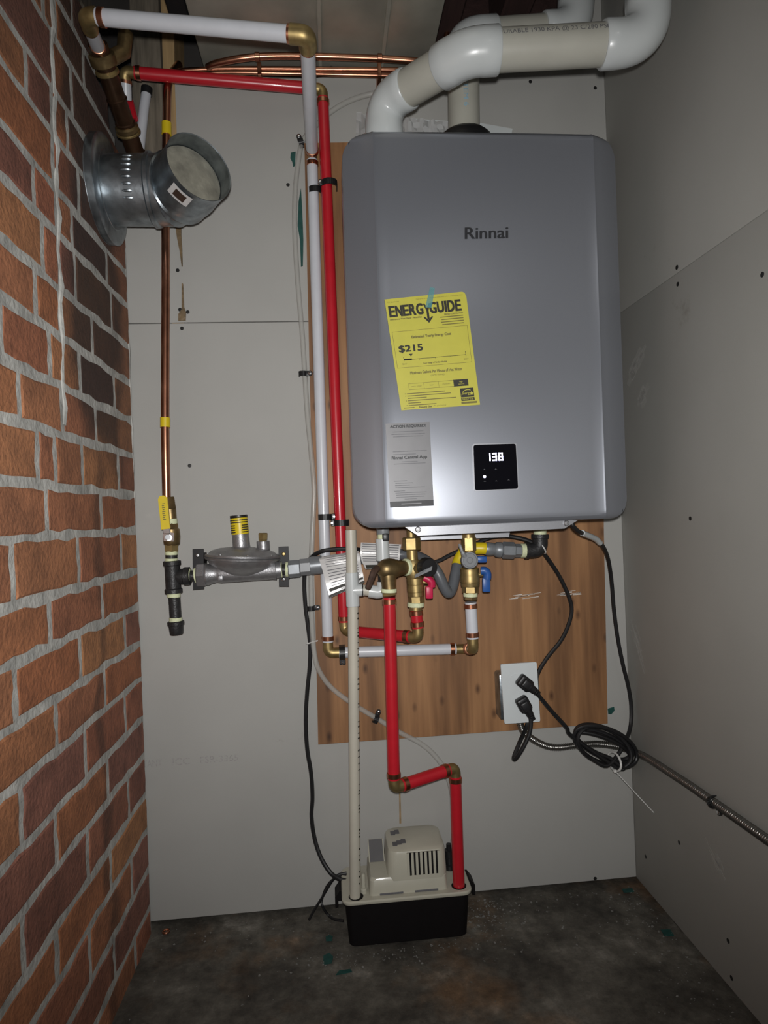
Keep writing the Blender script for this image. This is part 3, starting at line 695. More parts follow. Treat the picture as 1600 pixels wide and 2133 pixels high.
# grey notice
gq = Quad([(0.0998,-0.2536,0.9659),(0.1749,-0.2536,0.9671),(0.1763,-0.2536,0.8249),(0.1020,-0.2536,0.8245)])
gl = gq.sheet('notice_label', 'grey_label', he, .0004); lab(gl, 'grey notice sticker with a dark band at its foot')
g1 = MB(); h = .0008
gq.text(g1, 'ACTION REQUIRED!', .10, .025, .90, .062, h, .004)
gq.text(g1, 'Rinnai Central App', .10, .395, .90, .44, h, .004)
gq.rect(g1, 0, .93, 1, 1, h); g1.build('bold_print', 'ink_grey', gl, smooth=0)
g2 = MB()
for v, a, b in ((.10, .15, .85), (.13, .12, .88), (.158, .16, .84), (.335, .13, .9), (.37, .13, .65), (.46, .32, .68), (.482, .14, .86), (.685, .12, .42), (.712, .15, .55), (.738, .14, .48), (.765, .14, .82), (.805, .11, .36), (.828, .14, .85), (.852, .15, .82), (.878, .15, .8), (.903, .34, .62)):
    gq.rect(g2, a, v, b, v+.008, h)
g2.build('fine_print', 'ink_mid', gl, smooth=0)
g3 = MB(); gq.rect(g3, .26, .958, .72, .968, .0011); g3.build('reversed_print', 'grey_label', gl, smooth=0)
# collars and wall bracket on top
c = V((0.2883,-0.1100,1.5596))
MB().lathe((c.x, c.y, HZ+HH-.006), (0, 0, 1), [(0, .058), (.060, .058), (.072, .053), (.080, .045), (.085, .0325)], 28).build('exhaust_collar', 'black', he)
MB().prism([(0.1891,-0.0500,1.6108),(0.2714,-0.0500,1.6062),(0.3367,-0.0500,1.6032),(0.4043,-0.0500,1.5923),(0.4018,-0.0500,1.5814),(0.1878,-0.0500,1.5788)], (0, .03, 0)).build('hanging_bracket', 'pvc_white', he, smooth=0)

# crumpled plastic film left on the heater
def film(name, q, nu, nv, amp, seed, th=.0006):
    mb = MB(); g = []
    for j in range(nv+1):
        for i in range(nu+1):
            p = q.pt(i/nu, j/nv); n = noise.noise(V((i*.8, j*.9, seed)))*amp+noise.noise(V((i*2.1, j*2.3, seed+9)))*amp*.5
            mb.v.append(p+V((noise.noise(V((i, j, seed+3)))*amp*.5, -n, 0)))
    for j in range(nv):
        for i in range(nu):
            a = j*(nu+1)+i; mb.f.append([a, a+1, a+nu+2, a+nu+1])
    o = mb.build(name, 'film', None, smooth=25)
    return o
o = film('plastic_film', Quad([(0.1761,-0.0600,1.6073),(0.2691,-0.0600,1.5980),(0.2693,-0.0600,1.5534),(0.1739,-0.0600,1.5523)]), 16, 6, .010, 2.2)
tag(o, 'crumpled clear plastic film between the two white pipes on top of the heater', 'plastic')
o = film('plastic_film', Quad([(0.0841,-0.0600,1.6164),(0.1087,-0.0600,1.6091),(0.1080,-0.0600,1.5420),(0.0812,-0.0600,1.5417)]), 5, 9, .008, 5.1)
tag(o, 'scrap of crumpled plastic film left of the white elbow at the heater top', 'plastic')

# ---------------------------------------------------------------- intake and exhaust vents
vi = thing('intake_vent', 'large cream and white PVC intake pipe bending across in front above the heater', 'pipe', (0.1233,-0.1870,1.5203))
A = V((0.1245,-0.1865,1.5500)); B = V((0.2483,-0.3167,1.5500)); C_ = V((0.5409,-0.3415,1.5550)); D_ = V((0.5409,-0.3415,1.5550))+V((.006, .0, .5))
RP = .0305; RH = .0352
def vent_elbow(parent, p, din, dout, rad, hub, r=RH, foot=None):
    din, dout = V(din).normalized(), V(dout).normalized()
    mid = bend(p, din, dout, rad, 14)
    a = V(p)-din*(rad+(hub if foot is None else foot)); b = V(p)+dout*(rad+hub)
    pts = [a, a+din*.0025, V(p)-din*rad*1.06]+mid[1:-1]+[V(p)+dout*rad*1.06, b-dout*.0025, b]
    n = len(mid)-2
    rr = [r-.002, r, r]+[r*.985]*n+[r, r, r-.002]
    MB().tube(pts, rr, 32).build('elbow', 'pvc_white', parent, smooth=40)
dAB = (B-A).normalized(); dBC = (C_-B).normalized(); dCD = (D_-C_).normalized()
MB().tube([(A.x, A.y, HZ+HH-.004), A-V((0, 0, .05))], RP, 28).build('pipe', 'vent_pvc', vi)
vent_elbow(vi, A, (0, 0, 1), dAB, .042, .018, r=.0338, foot=.040)
vent_elbow(vi, B, dAB, dBC, .026, .026)
vent_elbow(vi, C_, dBC, dCD, .052, .024)
MB().tube([A+dAB*.045, B-dAB*.03], RP, 28).build('pipe', 'vent_pvc', vi)
hp = MB().tube([B+dBC*.03, C_-dBC*.05], RP, 28).build('pipe', 'vent_pvc', vi)
MB().tube([C_+dCD*.06, C_+dCD*.45], RP, 28).build('pipe', 'vent_pvc', vi)
tb = MB(); wrap_text(tb, 'DURABLE 1930 KPA @ 23 C/280 PSI', B+dBC*.046, C_-dBC*.076, (0, -.97, .23), RP, .011); tb.build('printed_mark', 'ink_mid', hp, smooth=0)

ve = thing('exhaust_vent', 'white PVC exhaust pipe rising from the black collar behind the intake pipe', 'pipe', (0.2883,-0.1100,1.5596))
E0 = V((c.x, c.y, HZ+HH+.080)); E1 = V((c.x+.004, c.y, 1.7299)); E2 = V((.5208, c.y, 1.7525)); E3 = E2+V((.014, 0, .4))
p_ = MB().tube([E0, E1-V((0, 0, .05))], RP, 28).build('pipe', 'vent_pvc', ve)
vent_elbow(ve, E1, E1-E0, E2-E1, .034, .034); vent_elbow(ve, E2, E2-E1, E3-E2, .046, .022)
d = (E2-E1).normalized(); MB().tube([E1+d*.04, E2-d*.05], RP, 28).build('pipe', 'vent_pvc', ve)
tb = MB(); wrap_text(tb, 'SYSTEM 6', V((c.x, c.y, HZ+HH+.185)), V((c.x, c.y, HZ+HH+.115)), (-.01, -1, 0), RP, .009); tb.build('printed_mark', 'ink_blue', p_, smooth=0)

# ---------------------------------------------------------------- flue stub in the chimney
fu = thing('flue_stub', 'galvanised flue elbow sticking out of the chimney, its open end plugged with cement', 'flue', (XL, -.13, 1.36))
F0 = V((XL, -.129, 1.421))
MB().lathe(F0-V((.003, 0, 0)), (1, .0, 0), [(0, .092), (.003, .093), (.005, .092), (.006, .075), (.012, .074), (.020, .066)], 40).build('wall_flange', 'galv', fu)
MB().lathe(F0+V((.001, 0, 0)), (1, 0, 0), [(0, .093), (.012, .0935), (.014, .091), (.015, .076)], 40).build('flange_ring', 'galv', fu)
rim = V((-0.1996,-0.2017,1.4250)); ax = V((.60, -.76, .13)).normalized()
RF = .0605
K = F0+V((.125, 0, 0))
pp = [F0+V((.004, 0, 0)), F0+V((.06, 0, 0)), F0+V((.085, 0, 0)), F0+V((.088, 0, 0)), F0+V((.094, 0, 0)), F0+V((.097, 0, 0)), F0+V((.108, -.001, 0))]
rr = [RF-.001, RF-.0005, RF, RF+.0035, RF+.0035, RF, RF]
MB().tube(pp, rr, 40, cap=False).build('pipe', 'galv', fu)
e0 = F0+V((.108, -.001, 0)); e3 = rim
ctrl = e0+V((.03, -.002, 0)); mid_ = []
for k in range(9):
    t = k/8; mid_.append(((1-t)**2)*e0+2*t*(1-t)*ctrl+t*t*(rim-ax*.05))
pp = mid_+[rim-ax*.04, rim-ax*.02, rim]
rr = [RF]*9+[RF-.001, RF-.0015, RF-.0005]
for k, d_ in ((2, .003), (5, .0032)): rr[k] += d_
MB().tube(pp, rr, 40, cap=False).tube([rim, rim-ax*.001, rim-ax*.05], [RF-.0005, RF-.0022, RF-.003], 40, cap=False).build('elbow', 'galv', fu)
MB().lathe(rim-ax*.045, ax, [(0, RF-.003), (.012, RF-.004), (.016, RF-.012), (.018, .025), (.017, .004)], 36).build('cement_plug', 'cementfill', fu)
# crimp dimples around the collar
for k in range(6):
    a = math.radians(150+k*17); o_ = V((.052+.004*(k % 2), math.cos(a)*RF*1.0, -math.sin(a)*RF*.0))
cr_ = MB()
for k in range(8):
    a = math.radians(150+9*k); pz = V((0, math.cos(a), math.sin(a)*1.0)); pz = V((0, -abs(math.cos(math.radians(-38+11*k))), math.sin(math.radians(-38+11*k))))
    cr_.lathe(F0+V((.050, 0, 0))+pz*(RF-.001), (1, 0, 0), [(0, .0006), (.004, .0026), (.014, .003), (.018, .0006)], 8)
cr_.build('crimp_dimples', 'galv', fu)
lq = Quad([(-0.2300,-0.2720,1.3511),(-0.2207,-0.2720,1.3558),(-0.2005,-0.2720,1.3311),(-0.2137,-0.2720,1.3217)])
s0 = V((0, 0, 0))
# small paper sticker wrapped on the elbow body
sx, sy, _ = basis(ax); sm = []
base_dir = (V((-.35, -.45, -.82)) - ax*V((-.35, -.45, -.82)).dot(ax)).normalized(); sd = ax.cross(base_dir)
def on_elbow(t, a, r): return rim-ax*t+(base_dir*math.cos(a)+sd*math.sin(a))*r
g = MB(); n = 8
for j in range(2):
    for i in range(n+1): g.v.append(on_elbow(.008+.026*j, -.28+.62*i/n, RF+.0012))
for i in range(n): g.f.append([i, i+1, n+2+i, n+1+i])
st_ = g.build('paper_sticker', 'white_label', fu)
g = MB()
for j in range(2):
    for i in range(n+1): g.v.append(on_elbow(.013+.016*j, -.14+.34*i/n, RF+.0016))
for i in range(n): g.f.append([i, i+1, n+2+i, n+1+i])
g.build('printed_mark', 'rust', st_)

# ---------------------------------------------------------------- old pipework in the corner
op = thing('old_copper_pipe', 'thick dark old copper pipe with brass collars running down beside the brick', 'pipe', (-0.3673,-0.1000,1.6126))
O0, O1 = V((-0.3631,-0.2000,1.6351)), V((-0.3484,-0.0200,1.5269)); od = (O1-O0)
MB().tube([O0, O1], .0165, 20).build('pipe', 'oldcopper', op)
for t, w, r, m_ in ((.06, .09, .0225, 'oldbrass'), (.18, .035, .0205, 'brass'), (.40, .012, .0188, 'oldcopper'), (.60, .012, .019, 'oldcopper'), (.63, .05, .0215, 'oldbrass'), (.685, .008, .023, 'brass'), (.87, .01, .0188, 'oldcopper')):
    MB().lathe(O0+od*t, od, [(0, r-.003), (.003, r), (od.length*w*.9, r), (od.length*w, r-.003)], 20).build('collar', m_, op)
MB().tube([O0+od*.13, O0+od*.13+V((.03, .015, .03)), O0+od*.10+V((.035, .02, .06))], .013, 14).build('branch', 'oldbrass', op)
wp = thing('white_pipe_stub', 'short white plastic pipe with a dark end behind the old copper pipe', 'pipe', (-0.3377,-0.0300,1.6119))
MB().tube([(-0.3380,0.0080,1.6916),(-0.3439,0.0080,1.6601),(-0.3568,0.0080,1.5688)], .0098, 16).build('pipe', 'white_pex', wp)
MB().tube([(-0.3367,0.0080,1.7015),(-0.3382,0.0080,1.6877)], .0112, 16).build('end_fitting', 'black', wp)
rs = MB().tube([(-0.3660,-0.0100,1.6607),(-0.3580,-0.0100,1.6241)], .007, 12).build('red_pipe_stub', 'red_pex'); tag(rs, 'small bit of red pipe peeking out behind the dark copper pipe', 'pipe')

# ---------------------------------------------------------------- PEX lines
cw = thing('cold_water_line', 'white pipe with brass elbows from the chimney corner down to the blue-handled valve', 'pipe', (-0.0281,-0.0300,0.5494))
pex_run(cw, [(-0.3367,-0.3300,1.5816),(-0.0052,-0.3650,1.5338),(-0.0065,-0.0450,1.5418)], 'white_pex', .0118, elbow_r=.0125, inset=.018, in1=.004)
pex_run(cw, [(-0.0070,-0.0300,1.5407),(-0.0131,-0.0300,0.5388),(0.2686,-0.0360,0.5326)], 'white_pex', .0111, first=True, in0=.006)
MB().tube([V((-0.0066,-0.0440,1.5414))]+bend(V((-0.0058,-0.0300,1.5465)), (0, 1, 0), (0, 0, -1), .008)+[V((-0.0073,-0.0300,1.5329))], .0088, 14).build('elbow', 'brass', cw)
MB().tube(bend(V((-0.3367,-0.3300,1.5816)), V((-1, 0, 0)), V((-0.3579,-0.2100,1.6163))-V((-0.3367,-0.3300,1.5816)), .016)+[V((-0.3438,-0.2900,1.5926))], .0125, 14).build('elbow', 'brass', cw)
pex_run(cw, [(-0.3410,-0.3100,1.5884),(-0.3580,-0.2050,1.6184)], 'white_pex', .0112, inset=.014)
a_, b_, c_ = V((0.2686,-0.0360,0.5326)), V((0.2617,-0.1300,0.5516)), V((0.2599,-0.1300,0.6446))
MB().tube([a_-V((.022, 0, 0))]+bend(a_, (1, 0, 0), b_-a_, .012)+[b_+(a_-b_)*.3], .0098, 14).build('elbow', 'brass', cw)
MB().tube([b_+(a_-b_)*.3]+bend(b_, b_-a_, c_-b_, .012)+[b_+(c_-b_)*.25], .0105, 14).build('elbow', 'brass', cw)
for q_, d_ in ((.55, .009), (.38, .009)):
    MB().lathe(a_+(b_-a_)*q_, b_-a_, [(0, .0105), (.001, .0125), (.008, .0125), (.009, .0105)], 20).build('crimp_ring', 'crimp', cw)
pex_run(cw, [b_, c_], 'white_pex', .0112, inset=.020, in1=.004)

hw = thing('hot_water_line', 'red pipe running along the wall top then down beside the heater to the red-handled valve', 'pipe', (0.0042,-0.0300,0.5863))
h0 = V((-0.3577,-0.0700,1.6787))
pex_run(hw, [(-0.3577,-0.0700,1.6787),(0.0195,-0.0450,1.6694),(0.0215,-0.0300,0.5815),(0.1581,-0.1300,0.5793),(0.1549,-0.1300,0.6373)], 'red_pex', .0113, first=True, inset=.018, in1=.004)
MB().tube([h0+V((.02, 0, -.002))]+bend(h0, (-1, 0, 0), V((-0.3609,-0.0500,1.6412))-h0, .010)+[h0+(V((-0.3609,-0.0500,1.6412))-h0)*.45], .0105, 14).build('elbow', 'brass', hw)
MB().tube([V((-0.3572,-0.0650,1.6619)), V((-0.3619,-0.0500,1.6384))], .0102, 16).build('pipe_end', 'white_pex', hw)
MB().tube([V((-0.3568,-0.0660,1.6649)), V((-0.3576,-0.0640,1.6598))], .0115, 16).build('crimp_ring', 'crimp', hw)

rd = thing('relief_drain_line', 'red pipe dropping from the relief valve and stepping over into the pump', 'pipe', (0.2214,-0.1050,0.0879))
pex_run(rd, [(0.1027,-0.1650,0.6651),(0.0977,-0.1650,0.3162),(0.2223,-0.1050,0.3199),(0.2205,-0.1050,0.0898)], 'red_pex', .0114, inset=.016, last=False, in0=.003)

def pipe_clamp(name, label, p, axis, side, rp, tab, lift=.006, group=None):
    """plastic half-clamp around a pipe with one screwed tab; p: pipe centre, side: direction of the tab"""
    p, axis, side = V(p), V(axis).normalized(), V(side).normalized(); t = thing(name, label, 'clamp', p, group)
    out = V((0, -1, 0)); w = .012; mb = MB(); n = 12; r1 = rp+.0028
    pts = [p+side*-(r1)+out*-.018]+[p-side*r1*math.cos(PI*k/n)+out*r1*math.sin(PI*k/n) for k in range(n+1)]+[p+side*r1+out*-.010]
    for k in range(len(pts)-1):
        a, b = pts[k], pts[k+1]; d = (b-a).normalized(); nn = axis.cross(d).normalized()
        mb.prism([a-axis*w/2, a+axis*w/2, b+axis*w/2, b-axis*w/2], nn*.0022)
    mb.obox(p+side*(r1+tab/2-.001)+out*lift, side, axis, out, tab, w*1.05, .008, .0015)
    mb.build('band', 'black', t, smooth=20)
    sp_ = p+side*(r1+tab*.55)+out*(lift+.0038)
    MB().lathe(sp_, out, [(0, .0036), (.0018, .0034), (.0028, .0022), (.0029, .0008)], 14).build('screw', 'chrome', t)
    return t
pipe_clamp('pipe_clamp', 'upper black clamp around the white pipe beside the heater top', (-0.0038,-0.0300,1.4725), (0, 0, 1), (1, 0, .04), .0111, .008)
pipe_clamp('pipe_clamp', 'upper black clamp around the red pipe beside the heater top', (0.0255,-0.0420,1.4800), (0, 0, 1), (-1, 0, -.02), .0113, .008)
pipe_clamp('pipe_clamp', 'lower black clamp around the white pipe near the heater bottom corner', (-0.0092,-0.0300,0.8128), (0, 0, 1), (1, 0, 0), .0111, .008)
pipe_clamp('pipe_clamp', 'lower black clamp around the red pipe near the heater bottom corner', (0.0232,-0.0310,0.7999), (0, 0, 1), (-1, 0, 0), .0113, .008)
pipe_clamp('pipe_clamp', 'upright black clamp on the horizontal white pipe left of the drain pipe', (0.0149,-0.0310,0.5374), (1, 0, 0), (0, 0, -1), .0111, .013, lift=-.009)

# ---------------------------------------------------------------- condensate drain
cd = thing('condensate_drain', 'cream PVC drain pipe with a tee standing in the pump beside the red pipes', 'pipe', (0.0185,-0.1100,0.0909))
yc = -.11
MB().tube([(0.0394,-0.1100,0.7863),(0.0378,-0.1100,0.6989)], .0105, 20).build('standpipe', 'pvc_pipe', cd)
dp = MB().tube([(0.0381,-0.1100,0.6487),(0.0202,-0.1100,0.0880)], .0103, 20).build('drain_pipe', 'pvc_pipe', cd)
T0, T1, T2 = V((0.0377,-0.1100,0.7062)), V((0.0377,-0.1100,0.6715)), V((0.0378,-0.1100,0.6414))
MB().lathe(T0, T2-T0, [(0, .0118), (.001, .0128), ((T2-T0).length-.001, .0128), ((T2-T0).length, .0118)], 24).tube([T1, V((0.0586,-0.1120,0.6716))], [.0128, .0118], 22).build('tee', 'pvc_white', cd)
MB().tube([(0.0567,-0.1120,0.6717),(0.0722,-0.1120,0.6691)], .0102, 20).build('side_pipe', 'pvc_pipe', cd)
MB().tube([(0.0554,-0.1120,0.6718),(0.0576,-0.1120,0.6717)], .0123, 20).build('gasket', 'black', cd)
b2 = V((0.0967,-0.1130,0.6662))
MB().tube([V((0.0694,-0.1120,0.6693))]+bend(b2, (1, 0, 0), (0, 0, 1), .012)+[b2+V((0, 0, .02))], .0125, 20).build('elbow', 'pvc_white', cd)
MB().tube([b2+V((0, 0, .01)), V((0.0973,-0.1130,0.7283))], .0098, 18).build('riser_pipe', 'black', cd)
MB().lathe(V((0.0980,-0.1150,0.7256)), V((0.0979,-0.1150,0.7694))-V((0.0980,-0.1150,0.7256)), [(0, .0118), (.001, .0128), (.041, .0128), (.042, .0118)], 24).build('coupling', 'pvc_white', cd)
MB().tube([(0.0978,-0.1150,0.7676),(0.0981,-0.1150,0.7767)], .0088, 18).build('sealant', 'tape', cd)
MB().lathe(V((0.0999,-0.1150,0.7757)), (0, 0, 1), [(0, .0115), (.002, .0122), (.016, .0122), (.022, .011)], 22).build('heater_outlet', 'pvc_grey', cd)
MB().box(V((0.1023,-0.1350,0.7636))-V((.005, .003, 0)), V((0.1040,-0.1220,0.7776))+V((.005, .004, 0)), .002, 2).build('clip', 'black', cd)
# black print down the right side of the drain pipe: worn strokes, as in the photo
a0, a1 = V((0.0379,-0.1100,0.6305)), V((0.0209,-0.1100,0.1134)); mk = MB(); d = (a1-a0).normalized(); rr = random.Random(3); s_ = 0.; side = V((.82, -.57, 0)); sw = d.cross(side).normalized()
while s_ < (a1-a0).length-.006:
    for k in range(rr.choice((2, 3, 4))):
        l = rr.choice((.0013, .0018, .003)); w = rr.uniform(.0022, .0034)
        c0 = a0+d*s_+side*.0107; mk.add([c0-sw*w, c0+sw*w, c0+sw*w+d*l, c0-sw*w+d*l], [[0, 1, 2, 3]]); s_ += l+rr.choice((.004, .007, .010))
    s_ += rr.choice((.006, .016, .024))
mk.build('printed_mark', 'ink', dp, smooth=0)

# ---------------------------------------------------------------- service valves
hv = thing('hot_service_valve', 'brass service valve with a crimson handle above the short red pipe', 'valve', (0.1532,-0.1300,0.6392))
def px_cyl(par, nm, m_, a, b, r, hexa=False, **k): return (hexnut if hexa else cyl)(nm, m_, par, a, b, r, **k)
cyl('nipple', 'brass', hv, (0.1517,-0.1300,0.7631), (0.1518,-0.1300,0.7875), .0085)
hexnut('union_nut', 'brass', hv, (0.1519,-0.1300,0.7441), (0.1519,-0.1300,0.7685), .0172, ph=.3)
cyl('neck', 'brass', hv, (0.1525,-0.1300,0.7152), (0.1519,-0.1300,0.7450), .0104)
MB().lathe(V((0.1533,-0.1300,0.6880)), V((0.1530,-0.1300,0.7269))-V((0.1533,-0.1300,0.6880)), [(0, .0115), (.006, .0145), (.018, .0155), (.030, .0145), (.038, .0108)], 24).build('body', 'brass', hv)
MB().lathe(V((0.1566,-0.1300,0.6571)), V((0.1554,-0.1300,0.6951))-V((0.1566,-0.1300,0.6571)), [(0, .0150), (.001, .0158), (.008, .0158), (.0085, .0150), (.0095, .0150), (.010, .0162), (.022, .0162), (.0225, .0152), (.024, .0152), (.0245, .0160), (.034, .0160), (.037, .0125)], 26).build('ball_body', 'brass', hv)
hexnut('hex_end', 'brass', hv, (0.1570,-0.1300,0.6435), (0.1567,-0.1300,0.6589), .0152, ph=.3)
cyl('sealant', 'tape', hv, (0.1549,-0.1300,0.6373), (0.1552,-0.1300,0.6454), .0158)
cyl('pipe_adapter', 'brass', hv, (0.1546,-0.1300,0.6301), (0.1550,-0.1300,0.6391), .0122)
hs = V((0.1641,-0.1300,0.6839)); he_ = V((0.1829,-0.1320,0.6832))
MB().tube([hs, he_], .005, 12).build('handle_stem', 'brass', hv)
ha = MB().tube(cr([V((0.1725,-0.1370,0.6923)), V((0.1802,-0.1390,0.6885)), V((0.1854,-0.1390,0.6820)), V((0.1853,-0.1380,0.6747))], 5), .0075, 12).obox(V((0.1803,-0.1380,0.6641)), (1, 0, -.03), (0, 1, 0), (.03, 0, 1), .0142, .009, .024, .003).build('handle', 'redhandle', hv); lab(ha, 'crimson plastic lever handle')
dc = V((0.1771,-0.1650,0.7132)); dd = V((.35, -.93, -.05)).normalized()
MB().tube([V((0.1571,-0.1350,0.7090)), dc-dd*.012], .011, 16).build('drain_port', 'brass', hv)
MB().lathe(dc-dd*.016, dd, [(0, .0155), (.002, .0172), (.016, .0175), (.020, .0160), (.021, .004)], 24).build('drain_cap', 'black', hv)
MB().prism([dc+V((.004, -.019, .004)), dc+V((.002, -.021, -.0035)), dc+V((-.028, -.012, -.017)), dc+V((-.0275, -.010, -.011)), dc+V((-.012, -.018, -.003))], (0, .002, 0)).build('cap_strap', 'pvc_grey', hv, smooth=0)

rv = thing('relief_valve', 'tarnished brass pressure relief valve with a dark test lever beside the hot valve', 'valve', (0.1029,-0.1650,0.6695))
ra, rb = V((0.1403,-0.1400,0.7129)), V((0.0959,-0.1650,0.7135)); d = (rb-ra).normalized()
MB().lathe(ra, d, [(0, .0115), (.002, .0130), (.012, .0140), (.022, .0150), (.030, .0182), (.040, .0196), (.050, .0188), (.058, .0150), (.063, .0090), (.065, .003)], 26).build('body', 'oldbrass', rv)
MB().lathe(V((0.1423,-0.1390,0.7136)), d, [(0, .0140), (.001, .0158), (.006, .0160), (.008, .0145)], 22).build('sealant', 'tape', rv)
MB().lathe(V((0.1020,-0.1630,0.7095)), V((0.1031,-0.1650,0.6747))-V((0.1020,-0.1630,0.7095)), [(0, .0150), (.012, .0148), (.022, .0136), (.034, .0132)], 24).build('outlet', 'oldbrass', rv)
cyl('sealant', 'tape', rv, (0.1021,-0.1650,0.6712), (0.1024,-0.1650,0.6782), .0145)
hexnut('outlet_nut', 'brass', rv, (0.1027,-0.1650,0.6651), (0.1021,-0.1650,0.6721), .0135)
lv = MB(); lp = [V((0.0819,-0.1780,0.7178)), V((0.0750,-0.1860,0.7111)), V((0.0702,-0.1880,0.7004)), V((0.0627,-0.1860,0.6826))]
lv.tube(cr(lp, 4), [.0066]*4+[.0062]*4+[.0058]*4+[.0050], 8); lab(lv.build('test_lever', 'rust', rv), 'dark brown flat test lever')

cv = thing('cold_service_valve', 'brass service valve with blue handles and a grey drain cap above the white pipe', 'valve', (0.2589,-0.1300,0.6428))
cyl('nipple', 'brass', cv, (0.2609,-0.1300,0.7612), (0.2606,-0.1300,0.7758), .0125)
hexnut('union_nut', 'brass', cv, (0.2609,-0.1300,0.7375), (0.2611,-0.1300,0.7648), .0140, ph=.3)
cyl('neck', 'brass', cv, (0.2604,-0.1300,0.7029), (0.2609,-0.1300,0.7384), .0125)
MB().lathe(V((0.2610,-0.1300,0.6701)), V((0.2606,-0.1300,0.7065))-V((0.2610,-0.1300,0.6701)), [(0, .0150), (.001, .0175), (.007, .0185), (.008, .0176), (.0095, .0176), (.010, .0186), (.022, .0186), (.024, .0176), (.034, .0180), (.036, .0150)], 26).build('ball_body', 'brass', cv)
hexnut('hex_end', 'brass', cv, (0.2604,-0.1300,0.6573), (0.2610,-0.1300,0.6719), .0158, ph=.3)
cyl('sealant', 'tape', cv, (0.2602,-0.1300,0.6510), (0.2605,-0.1300,0.6592), .0136)
hexnut('pipe_adapter', 'oldbrass', cv, (0.2599,-0.1300,0.6446), (0.2602,-0.1300,0.6519), .0138)
kc = V((0.2519,-0.1720,0.7235)); dd = V((.03, -1, .02)).normalized()
MB().tube([V((0.2614,-0.1280,0.7155)), kc-dd*.006], .0125, 16).build('drain_port', 'brass', cv)
MB().lathe(kc-dd*.008, dd, [(0, .0142), (.002, .0156), (.011, .0156), (.0125, .0148), (.0126, .0128), (.0110, .0120), (.0110, .0060), (.0122, .0050), (.0123, .0015)], 28).build('drain_cap', 'pvc_grey', cv)
MB().tube(cr([V((0.2432,-0.1760,0.7303)), V((0.2379,-0.1780,0.7394)), V((0.2336,-0.1760,0.7543))], 5), [.0042]*5+[.003]*5+[.0022], 8).build('cap_strap', 'pvc_grey', cv)
MB().obox(V((0.2819,-0.1400,0.7217)), (1, 0, -.05), (0, 1, 0), (.05, 0, 1), .020, .016, .013, .004).build('drain_handle', 'bluehandle', cv)
MB().tube([V((0.2653,-0.1350,0.6922)), V((0.2842,-0.1370,0.6924))], .0038, 10).build('handle_stem', 'brass', cv)
hb = MB().tube(cr([V((0.2801,-0.1400,0.7001)), V((0.2870,-0.1420,0.6999)), V((0.2914,-0.1420,0.6943)), V((0.2912,-0.1410,0.6843))], 5), .0078, 12).obox(V((0.2889,-0.1410,0.6735)), (1, 0, -.03), (0, 1, 0), (.03, 0, 1), .0152, .009, .028, .003).build('handle', 'bluehandle', cv); lab(hb, 'blue plastic lever handle')

# ---------------------------------------------------------------- gas line
gc = thing('copper_gas_pipe', 'bright copper gas pipe dropping down the wall past the flue to the yellow valve', 'pipe', (-0.3128,-0.0600,0.8592))
MB().tube(cr([(-0.2701,0.0000,1.7444),(-0.2786,-0.0350,1.6973),(-0.2827,-0.0500,1.6614),(-0.2883,-0.0450,1.5938),(-0.2958,-0.0450,1.4427),(-0.2997,-0.0550,1.2695),(-0.3091,-0.0600,1.0076),(-0.3121,-0.0600,0.8545)], 6), .0079, 16).build('tube', 'copper', gc)
MB().tube([(-0.2882,-0.0450,1.5976),(-0.2890,-0.0450,1.5740)], .0094, 16).build('yellow_band', 'yellow', gc)
MB().tube([(-0.3087,-0.0600,1.0168),(-0.3094,-0.0600,0.9983)], .0094, 16).build('yellow_band', 'yellow', gc)

gv = thing('gas_shutoff_valve', 'brass gas shut-off valve with a flat yellow lever below the copper pipe', 'valve', (-0.3076,-0.0600,0.7570))
hexnut('flare_nut', 'oldbrass', gv, (-0.3063,-0.0600,0.8386), (-0.3090,-0.0600,0.8628), .0125, ph=.3)
cyl('neck', 'oldbrass', gv, (-0.3053,-0.0600,0.8172), (-0.3063,-0.0600,0.8404), .0112)
cyl('sealant', 'tape', gv, (-0.3047,-0.0600,0.8107), (-0.3052,-0.0600,0.8209), .0118)
hexnut('upper_hex', 'oldbrass', gv, (-0.3050,-0.0600,0.8014), (-0.3046,-0.0600,0.8125), .0134, ph=.3)
MB().lathe(V((-0.3053,-0.0600,0.7699)), V((-0.3049,-0.0600,0.8032))-V((-0.3053,-0.0600,0.7699)), [(0, .0125), (.003, .0150), (.017, .0162), (.031, .0150), (.034, .0120)], 24).build('ball_body', 'oldbrass', gv)
hexnut('lower_hex', 'brass', gv, (-0.3066,-0.0600,0.7579), (-0.3061,-0.0600,0.7727), .0138, ph=.3)
MB().tube([V((-0.3062,-0.0650,0.7849)), V((-0.3020,-0.0930,0.7857))], .006, 12).build('stem', 'steel', gv)
MB().prism([(-0.3132,-0.0920,0.7988),(-0.2931,-0.0920,0.7943),(-0.2946,-0.0920,0.7781),(-0.3121,-0.0920,0.7797)], (0, .003, 0)).obox(V((-0.3061,-0.0920,0.8003)), (1, 0, 0), (0, 1, 0), (0, 0, 1), .013, .003, .014, .001).build('lever_plate', 'chrome', gv, smooth=0)
hexnut('lever_nut', 'chrome', gv, (-0.3039,-0.0920,0.7866), (-0.3028,-0.1000,0.7868), .0058)
lh = MB().prism([(-0.3179,-0.0990,0.8583),(-0.3151,-0.0990,0.8636),(-0.3080,-0.0990,0.8652),(-0.3012,-0.0990,0.8613),(-0.3006,-0.0990,0.8532),(-0.2981,-0.0990,0.8028),(-0.3139,-0.0990,0.8016)], (0, .006, 0)).build('lever', 'yellow', gv, smooth=0); lab(lh, 'yellow vinyl-coated lever')
